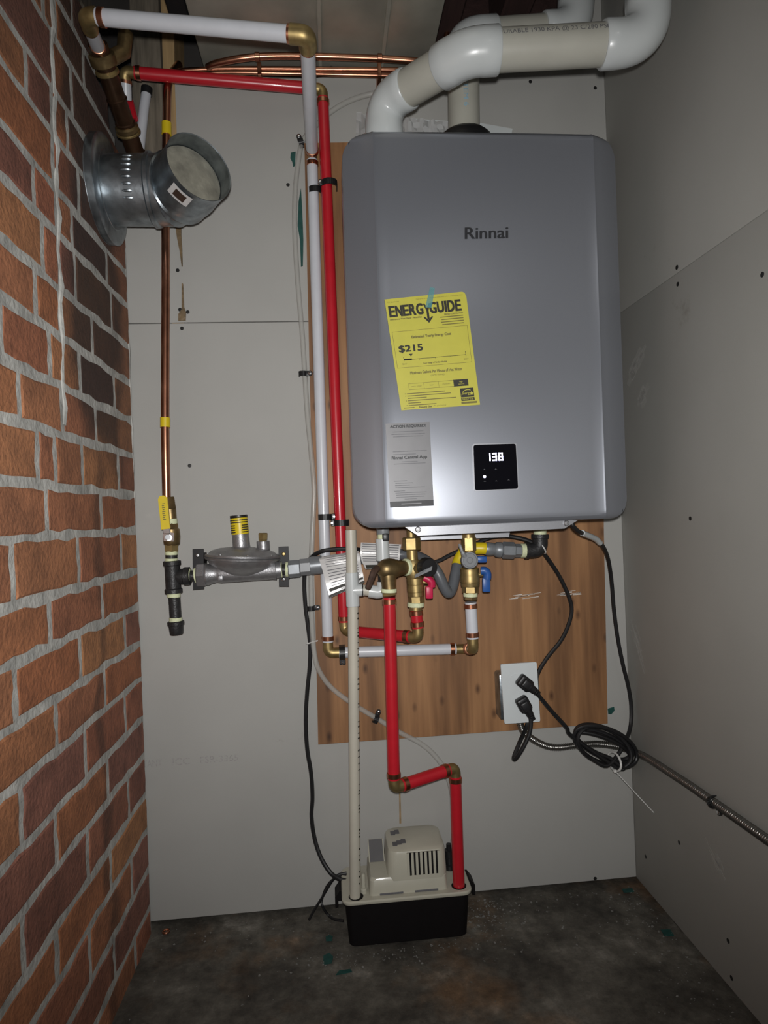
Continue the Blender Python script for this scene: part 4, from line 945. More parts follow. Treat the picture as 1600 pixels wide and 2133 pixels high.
lq = Quad([(-0.3120,-0.0993,0.8509),(-0.3050,-0.0993,0.8516),(-0.3037,-0.0993,0.8147),(-0.3107,-0.0993,0.8141)]); mk = MB()
for k in range(9): lq.rect(mk, .1+.1*(k % 3 == 0), .02+.1*k, .9-.2*(k % 2), .065+.1*k, .0003)
mk.build('printed_mark', 'ink_soft', lh, smooth=0)

gt = thing('gas_drip_leg', 'black iron tee with a capped drip leg hanging under the yellow gas valve', 'pipe', (-0.3035,-0.0600,0.5992))
def seg_(nm, m_, y0, x0, y1, x1, r, **k): pass
cyl('sealant', 'tape', gt, (-0.3069,-0.0600,0.7514), (-0.3066,-0.0600,0.7588), .0120)
cyl('nipple', 'castiron', gt, (-0.3072,-0.0600,0.7421), (-0.3068,-0.0600,0.7532), .0112)
cyl('sealant', 'tape', gt, (-0.3074,-0.0600,0.7375), (-0.3071,-0.0600,0.7449), .0120)
a, b = V((-0.3064,-0.0600,0.7402)), V((-0.3051,-0.0600,0.6771)); L_ = (b-a).length; br = V((-0.3057,-0.0600,0.7087)); be = V((-0.2767,-0.0600,0.7092))
MB().lathe(a, b-a, [(0, .0150), (.001, .0168), (.008, .0168), (.010, .0145), (L_-.010, .0145), (L_-.008, .0168), (L_-.001, .0168), (L_, .0150)], 26).build('tee', 'castiron', gt)
MB().lathe(br, be-br, [(0, .0110), (.014, .0150), (.020, .0152), (.022, .0176), (.032, .0176), (.033, .0160)], 26).build('tee_branch', 'castiron', gt)
cyl('sealant', 'tape', gt, (-0.3054,-0.0600,0.6697), (-0.3050,-0.0600,0.6790), .0126)
cyl('drip_nipple', 'castiron', gt, (-0.3034,-0.0600,0.6270), (-0.3044,-0.0600,0.6715), .0112)
cyl('sealant', 'tape', gt, (-0.3036,-0.0600,0.6196), (-0.3032,-0.0600,0.6307), .0124)
MB().lathe(V((-0.3026,-0.0600,0.5982)), V((-0.3035,-0.0600,0.6233))-V((-0.3026,-0.0600,0.5982)), [(0, .0115), (.002, .0128), (.017, .0140), (.018, .0158), (.024, .0160), (.0255, .0145)], 26).build('cap', 'castiron', gt)
cyl('branch_sealant', 'tape', gt, (-0.2803,-0.0600,0.7093), (-0.2722,-0.0600,0.7089), .0150)
cyl('branch_nipple', 'castiron', gt, (-0.2731,-0.0600,0.7090), (-0.2631,-0.0600,0.7094), .0108)

gr = thing('gas_regulator', 'grey cast gas regulator with a yellow-labelled stem between two black brackets', 'regulator', (-0.1738,-0.0600,0.6949))
ga, gb = V((-0.2640,-0.0600,0.7095)), V((-0.1018,-0.0600,0.7130)); gd = (gb-ga).normalized()
cyl('inlet_sealant', 'tape', gr, ga, (-0.2585,-0.0600,0.7101), .0150)
hexnut('inlet_hex', 'castalu', gr, (-0.2594,-0.0600,0.7102), (-0.2421,-0.0600,0.7103), .0245, ph=0)
MB().lathe(V((-0.2439,-0.0600,0.7104)), gd, [(0, .0200), (.004, .0215), (.012, .0185), (.022, .0165), (.026, .0175), (.030, .0182), (.10, .0185), (.128, .0185), (.136, .0195), (.1365, .0165), (.146, .0160)], 28).build('body', 'castalu', gr)
MB().obox(V((-0.2127,-0.0780,0.7041)), gd, (0, 1, 0), (0, 0, 1), .010, .006, .010, .002).build('body_boss', 'castalu', gr)
gax = V((.072, .01, 1)).normalized(); gcn = V((-0.1712,-0.0600,0.7406))
MB().lathe(gcn-gax*.034, gax, [(0, .022), (.010, .045), (.020, .062), (.0285, .0665), (.030, .0715), (.0335, .0725), (.034, .0705), (.0355, .0725), (.039, .0715), (.041, .066), (.046, .060), (.051, .045), (.054, .022)], 40).build('diaphragm_housing', 'castalu', gr)
for k in range(8):
    a = 2*PI*k/8+.25; x_, y_, _ = basis(gax)
    MB().lathe(gcn+gax*.006+(x_*math.cos(a)+y_*math.sin(a))*.067, gax, [(0, .0032), (.0018, .0030), (.0024, .001)], 8).build('housing_screw', 'steel', gr)
s0, s1 = V((-0.1726,-0.0600,0.7529)), V((-0.1763,-0.0600,0.8232)); sd = (s1-s0); L_ = sd.length
MB().lathe(s0, sd, [(0, .0200), (.006, .0172), (.012, .0166), (L_-.002, .0158), (L_, .0150)], 28).build('spring_stem', 'castalu', gr)
sl = MB().lathe(s0+sd*.47, sd, [(0, .0162), (.0004, .0168), (L_*.45, .0166), (L_*.455, .0160)], 28).build('stem_label', 'yellow', gr); lab(sl, 'yellow printed band around the stem')
mk = MB(); x_ = V((1, 0, 0)); sdn = sd.normalized()
def wrapbar(t, a0, a1, w):
    n = 6; o = len(mk.v)
    for i in range(n+1):
        a = math.radians(a0+(a1-a0)*i/n); dr = V((math.sin(a), -math.cos(a), 0)); dr = (dr-sdn*dr.dot(sdn)).normalized()
        mk.v += [s0+sd*t+dr*.0172, s0+sd*(t+w)+dr*.0172]
    for i in range(n): mk.f.append([o+2*i, o+2*i+2, o+2*i+3, o+2*i+1])
for t_ in (.845, .785): wrapbar(t_, -75, 75, .028)
for t_ in (.70, .64, .58, .515): wrapbar(t_, -75, -22, .03); wrapbar(t_, 22, 75, .03)
mk.build('printed_mark', 'ink', sl, smooth=0)
MB().lathe(s0+sd*.925, sd, [(0, .0160), (.001, .0170), (L_*.07, .0170), (L_*.075, .0155)], 28).build('stem_cap', 'black', gr)
v0, v1, v2 = V((-0.1310,-0.0600,0.7529)), V((-0.1312,-0.0600,0.7707)), V((-0.1306,-0.0600,0.7857))
cyl('vent_boss', 'castalu', gr, v0, v1, .0125)
MB().lathe(v1, v2-v1, [(0, .0078), (.003, .0082), (.0035, .0092), (.0145, .0097), (.016, .0085)], 6).build('vent_plug', 'brass', gr, smooth=15)
cyl('outlet_sealant', 'tape', gr, (-0.1056,-0.0600,0.7123), (-0.0962,-0.0600,0.7128), .0152)

def bracket(label, x0, x1, y0, y1, pts, screws):
    t = thing('pipe_bracket', label, 'bracket', pts[0], 'black steel gas pipe brackets')
    MB().prism([V(p) for p in pts], (0, .003, 0)).build('face_plate', 'blackmetal', t, smooth=0)
    c = (V(pts[0])+V(pts[2]))/2; w = abs(pts[1][0]-pts[0][0])
    MB().box((c.x-w*.42, c.y+.003, c.z-.030), (c.x+w*.42, -.0002, c.z+.030), .001, 1).build('standoff', 'blackmetal', t)
    for p, m_ in screws: MB().lathe(V(p)+V((0, .002, 0)), (0, -1, 0), [(0, .0042), (.0028, .0040), (.004, .0025), (.0041, .001)], 14).build('screw', m_, t)
    return t
bracket('black bracket behind the left end of the gas regulator', 0, 0, 0, 0, [(-0.2691,-0.0480,0.7602),(-0.2480,-0.0480,0.7602),(-0.2500,-0.0480,0.6814),(-0.2712,-0.0480,0.6806)], (((-0.2595,-0.0480,0.7476), 'steel'), ((-0.2606,-0.0480,0.6941), 'chrome')))
bracket('black bracket with bright screws at the right end of the gas regulator', 0, 0, 0, 0, [(-0.1029,-0.0480,0.7577),(-0.0832,-0.0480,0.7578),(-0.0853,-0.0480,0.6780),(-0.1050,-0.0480,0.6790)], (((-0.0931,-0.0480,0.7430), 'brass'), ((-0.0951,-0.0480,0.6927), 'chrome')))

gf = thing('flexible_gas_hose', 'grey coated flexible gas hose from the regulator looping under the heater', 'hose', (0.0091,-0.0600,0.7192))
cyl('outlet_nipple', 'castiron', gf, (-0.0981,-0.0600,0.7129), (-0.0888,-0.0600,0.7134), .0105)
cyl('sealant', 'tape', gf, (-0.0897,-0.0600,0.7134), (-0.0841,-0.0600,0.7132), .0148)
hexnut('hex_adapter', 'graypaint', gf, (-0.0850,-0.0600,0.7132), (-0.0607,-0.0600,0.7140), .0172, ph=.5)
hexnut('flare_nut', 'pvc_grey', gf, (-0.0625,-0.0600,0.7159), (-0.0400,-0.0600,0.7168), .0165, ph=.5)
cyl('hose_ferrule', 'graypaint', gf, (-0.0418,-0.0600,0.7178), (-0.0173,-0.0600,0.7195), .0180)
hpts = cr([(-0.0211,-0.0600,0.7187),(0.0092,-0.0580,0.7219),(0.0475,-0.0550,0.7257),(0.0959,-0.0500,0.7308),(0.1441,-0.0520,0.7317),(0.1724,-0.0700,0.7267),(0.1902,-0.1000,0.7148),(0.2025,-0.1120,0.6967),(0.2135,-0.1120,0.6704),(0.2231,-0.1080,0.6575),(0.2326,-0.1000,0.6681),(0.2412,-0.0900,0.6920),(0.2500,-0.0800,0.7163),(0.2618,-0.0780,0.7346),(0.2788,-0.0850,0.7409),(0.2958,-0.0900,0.7394),(0.3072,-0.0900,0.7370)], 8)
MB().tube(hpts, .0106, 18).build('hose', 'hose', gf)
MB().tube(cr([(0.2441,-0.0870,0.7001),(0.2500,-0.0800,0.7163),(0.2618,-0.0780,0.7346)], 6)[3:], .0112, 18).build('yellow_tag', 'yellow', gf)
MB().tube(cr([(0.2742,-0.0840,0.7401),(0.2958,-0.0900,0.7394),(0.3053,-0.0900,0.7381)], 6), .0118, 18).build('yellow_tag', 'yellow', gf)
MB().lathe(V((0.3025,-0.0900,0.7382)), V((0.3379,-0.0900,0.7338))-V((0.3025,-0.0900,0.7382)), [(0, .0125), (.004, .0135), (.012, .0130), (.018, .0120), (.022, .0150), (.031, .0155), (.034, .0130)], 24).build('hose_end', 'graypaint', gf)
hexnut('flare_nut', 'graypaint', gf, (0.3360,-0.0900,0.7339), (0.3611,-0.0900,0.7318), .0168, ph=.5)
hexnut('hex_adapter', 'graypaint', gf, (0.3601,-0.0900,0.7319), (0.3746,-0.0900,0.7312), .0135, ph=.5)
def tag_sheet(name, rows, label, nu=8):
    """curled paper: rows of (left point, right point)"""
    t = thing(name, label, 'tag', rows[0][0]); mb = MB(); n = len(rows)
    for a, b in rows:
        for i in range(nu+1): mb.v.append(V(a)+(V(b)-V(a))*i/nu)
    for j in range(n-1):
        for i in range(nu): k = j*(nu+1)+i; mb.f.append([k, k+1, k+nu+2, k+nu+1])
    mb.build('paper', 'white_label', t)
    def strip(mb2, r0, r1, u0, u1, h=.0008):
        def pt(r, u):
            k = min(int(r), n-2); f = r-k; A_ = V(rows[k][0]).lerp(V(rows[k+1][0]), f); B_ = V(rows[k][1]).lerp(V(rows[k+1][1]), f); return A_.lerp(B_, u)+V((0, -h, .0002))
        for k in range(8):
            a, b = u0+(u1-u0)*k/8, u0+(u1-u0)*(k+1)/8
            mb2.add([pt(r0, a), pt(r0, b), pt(r1, b), pt(r1, a)], [[0, 1, 2, 3]])
    return t, strip, n
rows = [((-0.0243,-0.0600,0.7321), (0.0559,-0.0520,0.7414)), ((-0.0241,-0.0660,0.7353), (0.0556,-0.0600,0.7437)), ((-0.0232,-0.0760,0.7303), (0.0559,-0.0700,0.7395)), ((-0.0207,-0.0810,0.7212), (0.0563,-0.0740,0.7294)), ((-0.0175,-0.0790,0.7098), (0.0578,-0.0720,0.7188)), ((-0.0144,-0.0760,0.6944), (0.0594,-0.0700,0.7073)), ((-0.0113,-0.0760,0.6775), (0.0617,-0.0700,0.6959)), ((-0.0080,-0.0780,0.6663), (0.0623,-0.0720,0.6894)), ((-0.0066,-0.0800,0.6553), (0.0638,-0.0740,0.6820))]
t, strip, n = tag_sheet('instruction_tag', rows, 'shiny white paper tag with black bands hanging from the grey hose at left')
mk = MB(); strip(mk, 6.5, 7.05, .04, .98); strip(mk, 7.5, 8.0, 0, 1); mk.build('black_band', 'ink', t, smooth=0)
mk = MB()
for r_ in (1.2, 1.7, 2.2, 2.6, 3.1, 3.5, 4.1, 4.5, 4.9, 5.3, 5.7, 6.1): strip(mk, r_, r_+.1, .12, .92)
for r_ in (7.15, 7.32): strip(mk, r_, r_+.08, .35, .9)
mk.build('fine_print', 'ink_mid', t, smooth=0)
rows = [((0.0601,-0.0580,0.7586), (0.1407,-0.0550,0.7522)), ((0.0598,-0.0640,0.7599), (0.1399,-0.0620,0.7525)), ((0.0582,-0.0700,0.7489), (0.1369,-0.0680,0.7415)), ((0.0576,-0.0710,0.7357), (0.1353,-0.0700,0.7303)), ((0.0591,-0.0690,0.7242), (0.1341,-0.0680,0.7188)), ((0.0636,-0.0660,0.7143), (0.1331,-0.0660,0.7130)), ((0.0672,-0.0640,0.7064), (0.1034,-0.0640,0.7066))]
t, strip, n = tag_sheet('instruction_tag', rows, 'crinkled white paper tag wrapped on the hose behind the white coupling')
mk = MB()
for r_ in (1.2, 1.6, 2.0, 2.4, 2.8, 3.2, 3.6, 4.0): strip(mk, r_, r_+.12, .04, .95)
mk.build('fine_print', 'ink_mid', t, smooth=0)
mk = MB(); strip(mk, 4.9, 5.9, .05, .9); mk.build('black_band', 'ink', t, smooth=0)

gi = thing('gas_inlet_elbow', 'black iron elbow joining the grey hose to the right underside of the heater', 'pipe', (0.4125,-0.0900,0.7286))
cyl('sealant', 'tape', gi, (0.3737,-0.0900,0.7313), (0.3843,-0.0900,0.7308), .0140)
ce_ = V((0.4136,-0.0900,0.7305))
MB().tube([V((0.3824,-0.0900,0.7309)), V((0.3882,-0.0900,0.7306)), V((0.3892,-0.0900,0.7306))]+bend(ce_, (1, 0, .0), (0, 0, 1), .016)+[V((0.4135,-0.0900,0.7533)), V((0.4136,-0.0900,0.7542)), V((0.4139,-0.0900,0.7618))], [.0172, .0172, .0150]+[.0150]*9+[.0150, .0172, .0172], 22).build('elbow', 'castiron', gi)
cyl('sealant', 'tape', gi, (0.4138,-0.0900,0.7599), (0.4143,-0.0900,0.7713), .0126)
cyl('nipple', 'castiron', gi, (0.4142,-0.0900,0.7685), (0.4140,-0.0900,0.7885), .0105)

# ---------------------------------------------------------------- electrical outlet and cords
eo = thing('electrical_outlet', 'white duplex outlet on a metal box at the lower right of the plywood', 'outlet', (0.3685,-0.0600,0.3796))
MB().box(V((0.3278,-0.0580,0.3885)), V((0.4113,-0.0180,0.4815)), .005, 2).build('metal_box', 'galv', eo)
for y_ in (1405, 1437, 1475): pass
for p in [(0.3328,-0.0450,0.4730),(0.3316,-0.0450,0.4437),(0.3302,-0.0450,0.4076)]: MB().lathe(V(p)+V((.004, 0, 0)), (-1, 0, 0), [(0, .006), (.001, .0058), (.0014, .005)], 12).build('knockout', 'steel', eo)
oq = Quad([(0.3311,-0.0630,0.5028),(0.4054,-0.0630,0.5032),(0.4079,-0.0630,0.3827),(0.3341,-0.0630,0.3829)])
plate_pts = [oq.pt(u, v) for u, v in rounded(oq, 3, .03)]
c0 = oq.pt(.5, .5)
MB().prism([p+(c0-p)*.0 for p in plate_pts], -oq.n*.004).build('cover_plate', 'plate', eo, smooth=0)
for v in (.30, .68):
    MB().prism([oq.pt(.5+.26*a, v+.125*b, .0006) for a, b in ((-1, -.6), (-.6, -1), (.6, -1), (1, -.6), (1, .6), (.6, 1), (-.6, 1), (-1, .6))], -oq.n*.0006).build('receptacle', 'plate', eo, smooth=0)
MB().lathe(oq.pt(.5, .49, 0), (0, -1, 0), [(0, .0034), (.001, .0032), (.0012, .0012)], 12).build('screw', 'plate', eo)

def plug(parent, p, d, cordp):
    """moulded right-angle plug sitting on the plate at p, cord leaving along d"""
    p, d = V(p), V(d).normalized(); up_ = V((0, -1, 0)); sd = d.cross(up_).normalized()
    mb = MB().obox(p+up_*.009, d, sd, up_, .030, .026, .018, .005, 3).obox(p+up_*.017+d*.004, d, sd, up_, .024, .019, .012, .004, 3)
    mb.tube([p+up_*.017+d*.010, p+up_*.017+d*.022, p+up_*.0165+d*.030, V(cordp)], [.0085, .0075, .0055, .0042], 14)
    for k in range(3): q_ = p+up_*.017+d*(.019+.005*k); mb.lathe(q_, d, [(0, .0062), (.001, .0078-.0008*k), (.003, .0078-.0008*k), (.004, .0060)], 14)
    return mb.build('plug', 'rubber', parent)

hc = thing('heater_power_cord', 'black heater cord with a white sleeve, coiled and tied below the outlet', 'cord', (0.5481,-0.0300,0.2753))
start = [(0.4356,-0.2000,0.7884),(0.4388,-0.2000,0.7787),(0.4514,-0.1900,0.7692),(0.4702,-0.1700,0.7626),(0.5092,-0.1300,0.7506),(0.5372,-0.1000,0.7331),(0.5605,-0.0700,0.7044),(0.5771,-0.0450,0.6571),(0.5843,-0.0350,0.5955),(0.5924,-0.0300,0.5339),(0.6024,-0.0280,0.4774),(0.6130,-0.0260,0.4308),(0.6176,-0.0260,0.3901),(0.6119,-0.0320,0.3520),(0.5928,-0.0500,0.3294),(0.5726,-0.0580,0.3061)]
lo = []; rr = random.Random(11)
cen = V((0.5422,-0.0500,0.3211)); e1 = (V((0.6116,-0.0500,0.2864))-cen); e2 = (V((0.5557,-0.0500,0.3518))-cen)
e1n, e2n = e1.normalized(), (e2-e1.normalized()*e2.dot(e1.normalized())).normalized()
NT = 5
for k in range(int(NT*14)):
    a = math.radians(-75)-2*PI*k/14; tn = k/14
    A_ = .070-.0028*((int(tn)*2) % 5)+.002*math.sin(tn*5); B_ = .034-.0042*((int(tn)*3) % 4)+.003*math.cos(tn*3)
    off = V((.004*math.sin(tn*2.3), 0, .004*math.cos(tn*1.7)))
    lo.append(cen+off+e1n*math.cos(a)*A_+e2n*math.sin(a)*B_+V((0, -.004+.0062*(int(tn*1.0) % 4)-.010+.004*math.sin(a*2+tn), 0)))
end = [(0.4743,-0.0620,0.3468),(0.4591,-0.0700,0.3699),(0.4293,-0.0740,0.4051),(0.4042,-0.0790,0.4370),(0.3914,-0.0810,0.4537)]
pl1 = V((0.3760,-0.0630,0.4652)); dpl = V((.70, -.02, -.60))
plug(hc, pl1, dpl, (0.3923,-0.0810,0.4507))
MB().tube(cr([V(p) for p in start]+lo+[V(p) for p in end], 5), .0041, 10).build('cord', 'rubber', hc)
MB().tube(cr([(0.4655,-0.1750,0.7647),(0.4799,-0.1600,0.7601),(0.5092,-0.1300,0.7506),(0.5263,-0.1120,0.7408)], 6), .0056, 12).build('white_sleeve', 'pvc_white', hc)
zt = thing('zip_tie', 'white zip tie holding the coiled black cord, its long thin tail sticking out', 'zip tie', (0.5568,-0.0700,0.2805))
loop = []
zc = V((0.5626,-0.0560,0.2883))
for k in range(25):
    a = 2*PI*k/24; loop.append(zc+V((.003*math.cos(a+.4), .027*math.sin(a), .0165*math.cos(a))))
MB().tube(loop, .0022, 8).build('strap', 'ziptie', zt)
MB().box(V((0.5583,-0.0660,0.2730))-V((.003, .004, .003)), V((0.5583,-0.0660,0.2730))+V((.003, .004, .003)), .001, 1).build('head', 'ziptie', zt)
MB().tube(cr([V((0.5593,-0.0660,0.2719)), V((0.5749,-0.0700,0.2538)), V((0.6158,-0.0850,0.2048)), V((0.6691,-0.0900,0.1469))], 6), .0010, 6).build('tail', 'ziptie', zt)

pc = thing('pump_power_cord', 'long black cord from the lower outlet socket behind the valves and down to the pump', 'cord', (-0.0000,-0.0400,0.0871))
pl2 = V((0.3723,-0.0630,0.4229)); plug(pc, pl2, (.45, -.02, -.89), (0.3817,-0.0810,0.4065))
pts = cr([(0.3808,-0.0810,0.4085),(0.3826,-0.0820,0.3887),(0.3777,-0.0820,0.3652),(0.3635,-0.0800,0.3369),(0.3508,-0.0740,0.3164),(0.3502,-0.0660,0.3173),(0.3662,-0.0560,0.3425),(0.3904,-0.0300,0.3663),(0.4083,-0.0260,0.4237),(0.4190,-0.0240,0.4674),(0.4410,-0.0240,0.5012),(0.4705,-0.0260,0.5349),(0.4869,-0.0300,0.5678),(0.4946,-0.0320,0.5998),(0.4875,-0.0350,0.6305),(0.4679,-0.0400,0.6718),(0.4424,-0.0500,0.7084),(0.4183,-0.0650,0.7347),(0.3967,-0.0660,0.7493),(0.3593,-0.0600,0.7594),(0.3251,-0.0580,0.7589),(0.2908,-0.0550,0.7466),(0.2422,-0.0480,0.7270),(0.2152,-0.0420,0.7142),(0.1745,-0.0360,0.7069),(0.1264,-0.0320,0.7225),(0.0880,-0.0300,0.7377),(0.0483,-0.0550,0.7466),(0.0103,-0.0580,0.7485),(-0.0201,-0.0550,0.7449),(-0.0401,-0.0350,0.7321),(-0.0520,-0.0200,0.7122),(-0.0564,-0.0140,0.6797),(-0.0562,-0.0120,0.6354),(-0.0529,-0.0120,0.5960),(-0.0497,-0.0120,0.5518),(-0.0524,-0.0120,0.5079),(-0.0591,-0.0120,0.4594),(-0.0643,-0.0120,0.4010),(-0.0637,-0.0120,0.3423),(-0.0578,-0.0120,0.2931),(-0.0568,-0.0120,0.2441),(-0.0602,-0.0130,0.2058),(-0.0559,-0.0160,0.1630),(-0.0445,-0.0250,0.1279),(-0.0272,-0.0350,0.1020),(-0.0104,-0.0450,0.0928),(0.0074,-0.0500,0.0883)], 6)
MB().tube(pts, .0043, 10).build('cord', 'rubber', pc)
for i, (p, lbl) in enumerate((((-0.0494,-0.0120,0.5586), 'white zip tie strap around the black cord left of the plywood corner'), ((0.4141,-0.0660,0.7379), 'pale zip tie holding the black cord against the black iron elbow'))):
    lp = []
    for k in range(17):
        a = 2*PI*k/16
        if i == 0: lp.append(V(p)+V((.0075*math.cos(a), .0062*math.sin(a), .002*math.cos(a))))
        else: lp.append(V(p)+V((.0135*math.cos(a)*.72, .004-.0225+.0265*math.sin(a)*.0+.020*math.sin(a), -.0145*math.cos(a)))) 
    z_ = thing('zip_tie', lbl, 'zip tie', p); MB().tube(lp, .0014, 6).build('strap', 'ziptie', z_)
    if i == 0: MB().tube([V(p)+V((.006, -.004, .001)), V(p)+V((.016, -.006, .004))], .0014, 6).build('tail', 'ziptie', z_)

def armored(name, label, pts, r):
    P_ = cr(pts, 40); q = [P_[0]]; step = .0009; acc = 0
    for i in range(1, len(P_)):
        a, b = P_[i-1], P_[i]; l = (b-a).length; pos = step-acc
        while pos <= l and l > 0: q.append(a.lerp(b, pos/l)); pos += step
        acc = (acc+l) % step
    rr = [r*(1+.16*math.cos(2*PI*k*step/.0042)) for k in range(len(q))]
    o = MB().tube(q, rr, 10).build(name, 'armor', None, smooth=180); return o
ac = armored('armored_cable', '', [V(p) for p in [(0.3750,-0.0300,0.3872),(0.3777,-0.0280,0.3645),(0.3894,-0.0240,0.3445),(0.4259,-0.0160,0.3181),(0.4580,-0.0120,0.3083),(0.4998,-0.0120,0.3094),(0.5470,-0.0120,0.3091),(0.5941,-0.0120,0.2997),(0.6161,-0.0140,0.2907)]]+[V(p) for p in [(0.6150,-0.0849,0.3043),(0.6150,-0.1840,0.3107),(0.6150,-0.2470,0.3142),(0.6150,-0.3034,0.3157),(0.6150,-0.3781,0.3177),(0.6150,-0.4430,0.3195),(0.6150,-0.5174,0.3215)]], .0066)
tag(ac, 'ribbed steel armoured cable running from the outlet along the right wall', 'cable')

def p_clip(label, p, d, name='cable_clip', wall=(0, 1, 0), size=1., rc=.0068, m_='black', eo=.004):
    """moulded P-clip: band round the cable at p, screw ear towards d"""
    t = thing(name, label, 'clip', p, 'black cable clips'); p, d = V(p), V(d).normalized(); wl_ = V(wall); ax_ = d.cross(wl_).normalized()
    mb = MB(); n = 10; w = .010*size
    pts = [p+wl_*.006+d*-rc]+[p-d*rc*math.cos(PI*k/n)-wl_*rc*math.sin(PI*k/n) for k in range(n+1)]+[p+d*rc+wl_*.005]
    for k in range(len(pts)-1):
        a, b = pts[k], pts[k+1]; nn = ax_.cross((b-a).normalized())
        mb.prism([a-ax_*w/2, a+ax_*w/2, b+ax_*w/2, b-ax_*w/2], nn*(.0018 if nn.dot(a-p) >= 0 else -.0018))
    mb.obox(p+d*(rc+.004)+wl_*eo, d, ax_, wl_, .010, w, .004, .001).lathe(p+d*(rc+.008)+wl_*(eo+.002), -wl_, [(0, w*.5), (.004, w*.5), (.0045, w*.42)], 16)
    mb.build('band', m_, t, smooth=25)
    MB().lathe(p+d*(rc+.008)+wl_*(eo-.002), -wl_, [(0, .0040), (.0016, .0037), (.0024, .0022), (.0025, .0008)], 12).build('screw', 'chrome', t)
    return t
p_clip('black clip fixing the armoured cable to the right wall', (0.6140,-0.3143,0.3167), (0, -.55, -.83), wall=(1, 0, 0), rc=.008)

# clear discharge tube from the pump
ctb = MB().tube(cr([(0.2143,-0.0300,1.6831),(0.1559,-0.0200,1.6848),(0.1064,-0.0140,1.6790),(0.0663,-0.0120,1.6647),(0.0309,-0.0120,1.6423),(0.0002,-0.0120,1.6132),(-0.0191,-0.0120,1.5932),(-0.0287,-0.0120,1.5734),(-0.0359,-0.0120,1.5388),(-0.0440,-0.0120,1.4796),(-0.0477,-0.0120,1.4107),(-0.0474,-0.0120,1.3418),(-0.0446,-0.0120,1.2631),(-0.0408,-0.0130,1.1841),(-0.0389,-0.0140,1.1062),(-0.0371,-0.0140,1.0267),(-0.0328,-0.0200,0.9573),(-0.0290,-0.0220,0.8789),(-0.0322,-0.0220,0.8206),(-0.0374,-0.0220,0.7623),(-0.0419,-0.0220,0.6944),(-0.0435,-0.0220,0.6283),(-0.0436,-0.0220,0.5778),(-0.0412,-0.0220,0.5387),(-0.0338,-0.0230,0.5045),(-0.0101,-0.0230,0.4671),(0.0323,-0.0230,0.4312),(0.0810,-0.0230,0.3977),(0.1232,-0.0230,0.3684),(0.1671,-0.0200,0.3407),(0.1959,-0.0200,0.3140),(0.2168,-0.0250,0.2818),(0.2271,-0.0300,0.2399),(0.2292,-0.0350,0.1929),(0.2244,-0.0400,0.1470),(0.2158,-0.0450,0.1057)], 7), .0052, 12).build('clear_tube', 'tube')
tag(ctb, 'translucent plastic tube winding from the wall top along the plywood edge to the pump', 'tube')
p_clip('topmost black clip on the clear tube beside the joint in the white pipe', (-0.0284,-0.0120,1.5813), (-.25, 0, .97))
p_clip('black clip on the clear tube at mid height of the plywood edge', (-0.0428,-0.0140,1.1063), (1, 0, 0), eo=-.0045)
p_clip('black clip on the clear tube beside the hanging paper tag', (-0.0454,-0.0220,0.6294), (1, 0, 0), eo=.003)
p_clip('tilted black clip on the clear tube low on the plywood', (0.0780,-0.0230,0.3970), (.45, 0, .9))

# ---------------------------------------------------------------- condensate pump
pu = thing('condensate_pump', 'condensate pump on the floor, cream slotted cover over a black tank', 'pump', (.117, -.065, 0))
ZR = .087
def rrect(x0, x1, y0, y1, z, r, n=5):
    o = []
    for cx, cy, a0 in ((x1-r, y0+r, -90), (x1-r, y1-r, 0), (x0+r, y1-r, 90), (x0+r, y0+r, 180)):
        for k in range(n+1): a = math.radians(a0+90*k/n); o.append(V((cx+r*math.cos(a), cy+r*math.sin(a), z)))
    return o
def loft(loops, cap=True):
    mb = MB(); n = len(loops[0])
    for l in loops: mb.v += l
    for j in range(len(loops)-1):
        for i in range(n): mb.f.append([j*n+i, j*n+(i+1) % n, (j+1)*n+(i+1) % n, (j+1)*n+i])
    if cap: mb.f.append(list(range(n))[::-1]); mb.f.append([(len(loops)-1)*n+i for i in range(n)])
    return mb
tk = loft([rrect(.009, .229, -.113, -.014, .001, .010), rrect(.006, .232, -.116, -.012, .004, .012), rrect(.002, .2365, -.1205, -.010, .060, .013), rrect(.001, .2375, -.1215, -.010, ZR-.004, .014), rrect(-.001, .2395, -.1235, -.008, ZR-.003, .014), rrect(-.001, .2395, -.1235, -.008, ZR, .014)])
tk.build('tank', 'pump_black', pu)
for s_, x in ((-1, -.001), (1, .2395)):
    MB().prism([V((x, -.10, ZR-.022)), V((x+s_*.014, -.10, ZR-.022)), V((x+s_*.0165, -.10, ZR-.026)), V((x+s_*.0165, -.10, ZR-.012)), V((x+s_*.013, -.10, ZR-.002)), V((x, -.10, ZR-.002))] if False else [V((x-s_*.002, -.085, ZR-.014)), V((x+s_*.011, -.085, ZR-.014)), V((x+s_*.011, -.085, ZR-.026)), V((x+s_*.017, -.085, ZR-.026)), V((x+s_*.017, -.085, ZR-.008)), V((x+s_*.008, -.085, ZR+.004)), V((x-s_*.002, -.085, ZR+.004))], (0, .035, 0)).build('mounting_ear', 'pump_black', pu, smooth=0)
ld = loft([rrect(-.004, .2425, -.1265, -.006, ZR-.001, .016), rrect(-.005, .2435, -.1275, -.005, ZR+.001, .017), rrect(-.005, .2435, -.1275, -.005, ZR+.004, .017), rrect(-.003, .2415, -.1255, -.007, ZR+.006, .016)])
ld.build('lid', 'pump_white', pu)
ZT = .172
lowc = loft([rrect(.047, .198, -.114, -.016, ZR+.005, .008), rrect(.049, .197, -.112, -.018, ZR+.032, .009), rrect(.052, .195, -.109, -.021, ZR+.0365, .012)])
lowc.build('cover_base', 'pump_white', pu)
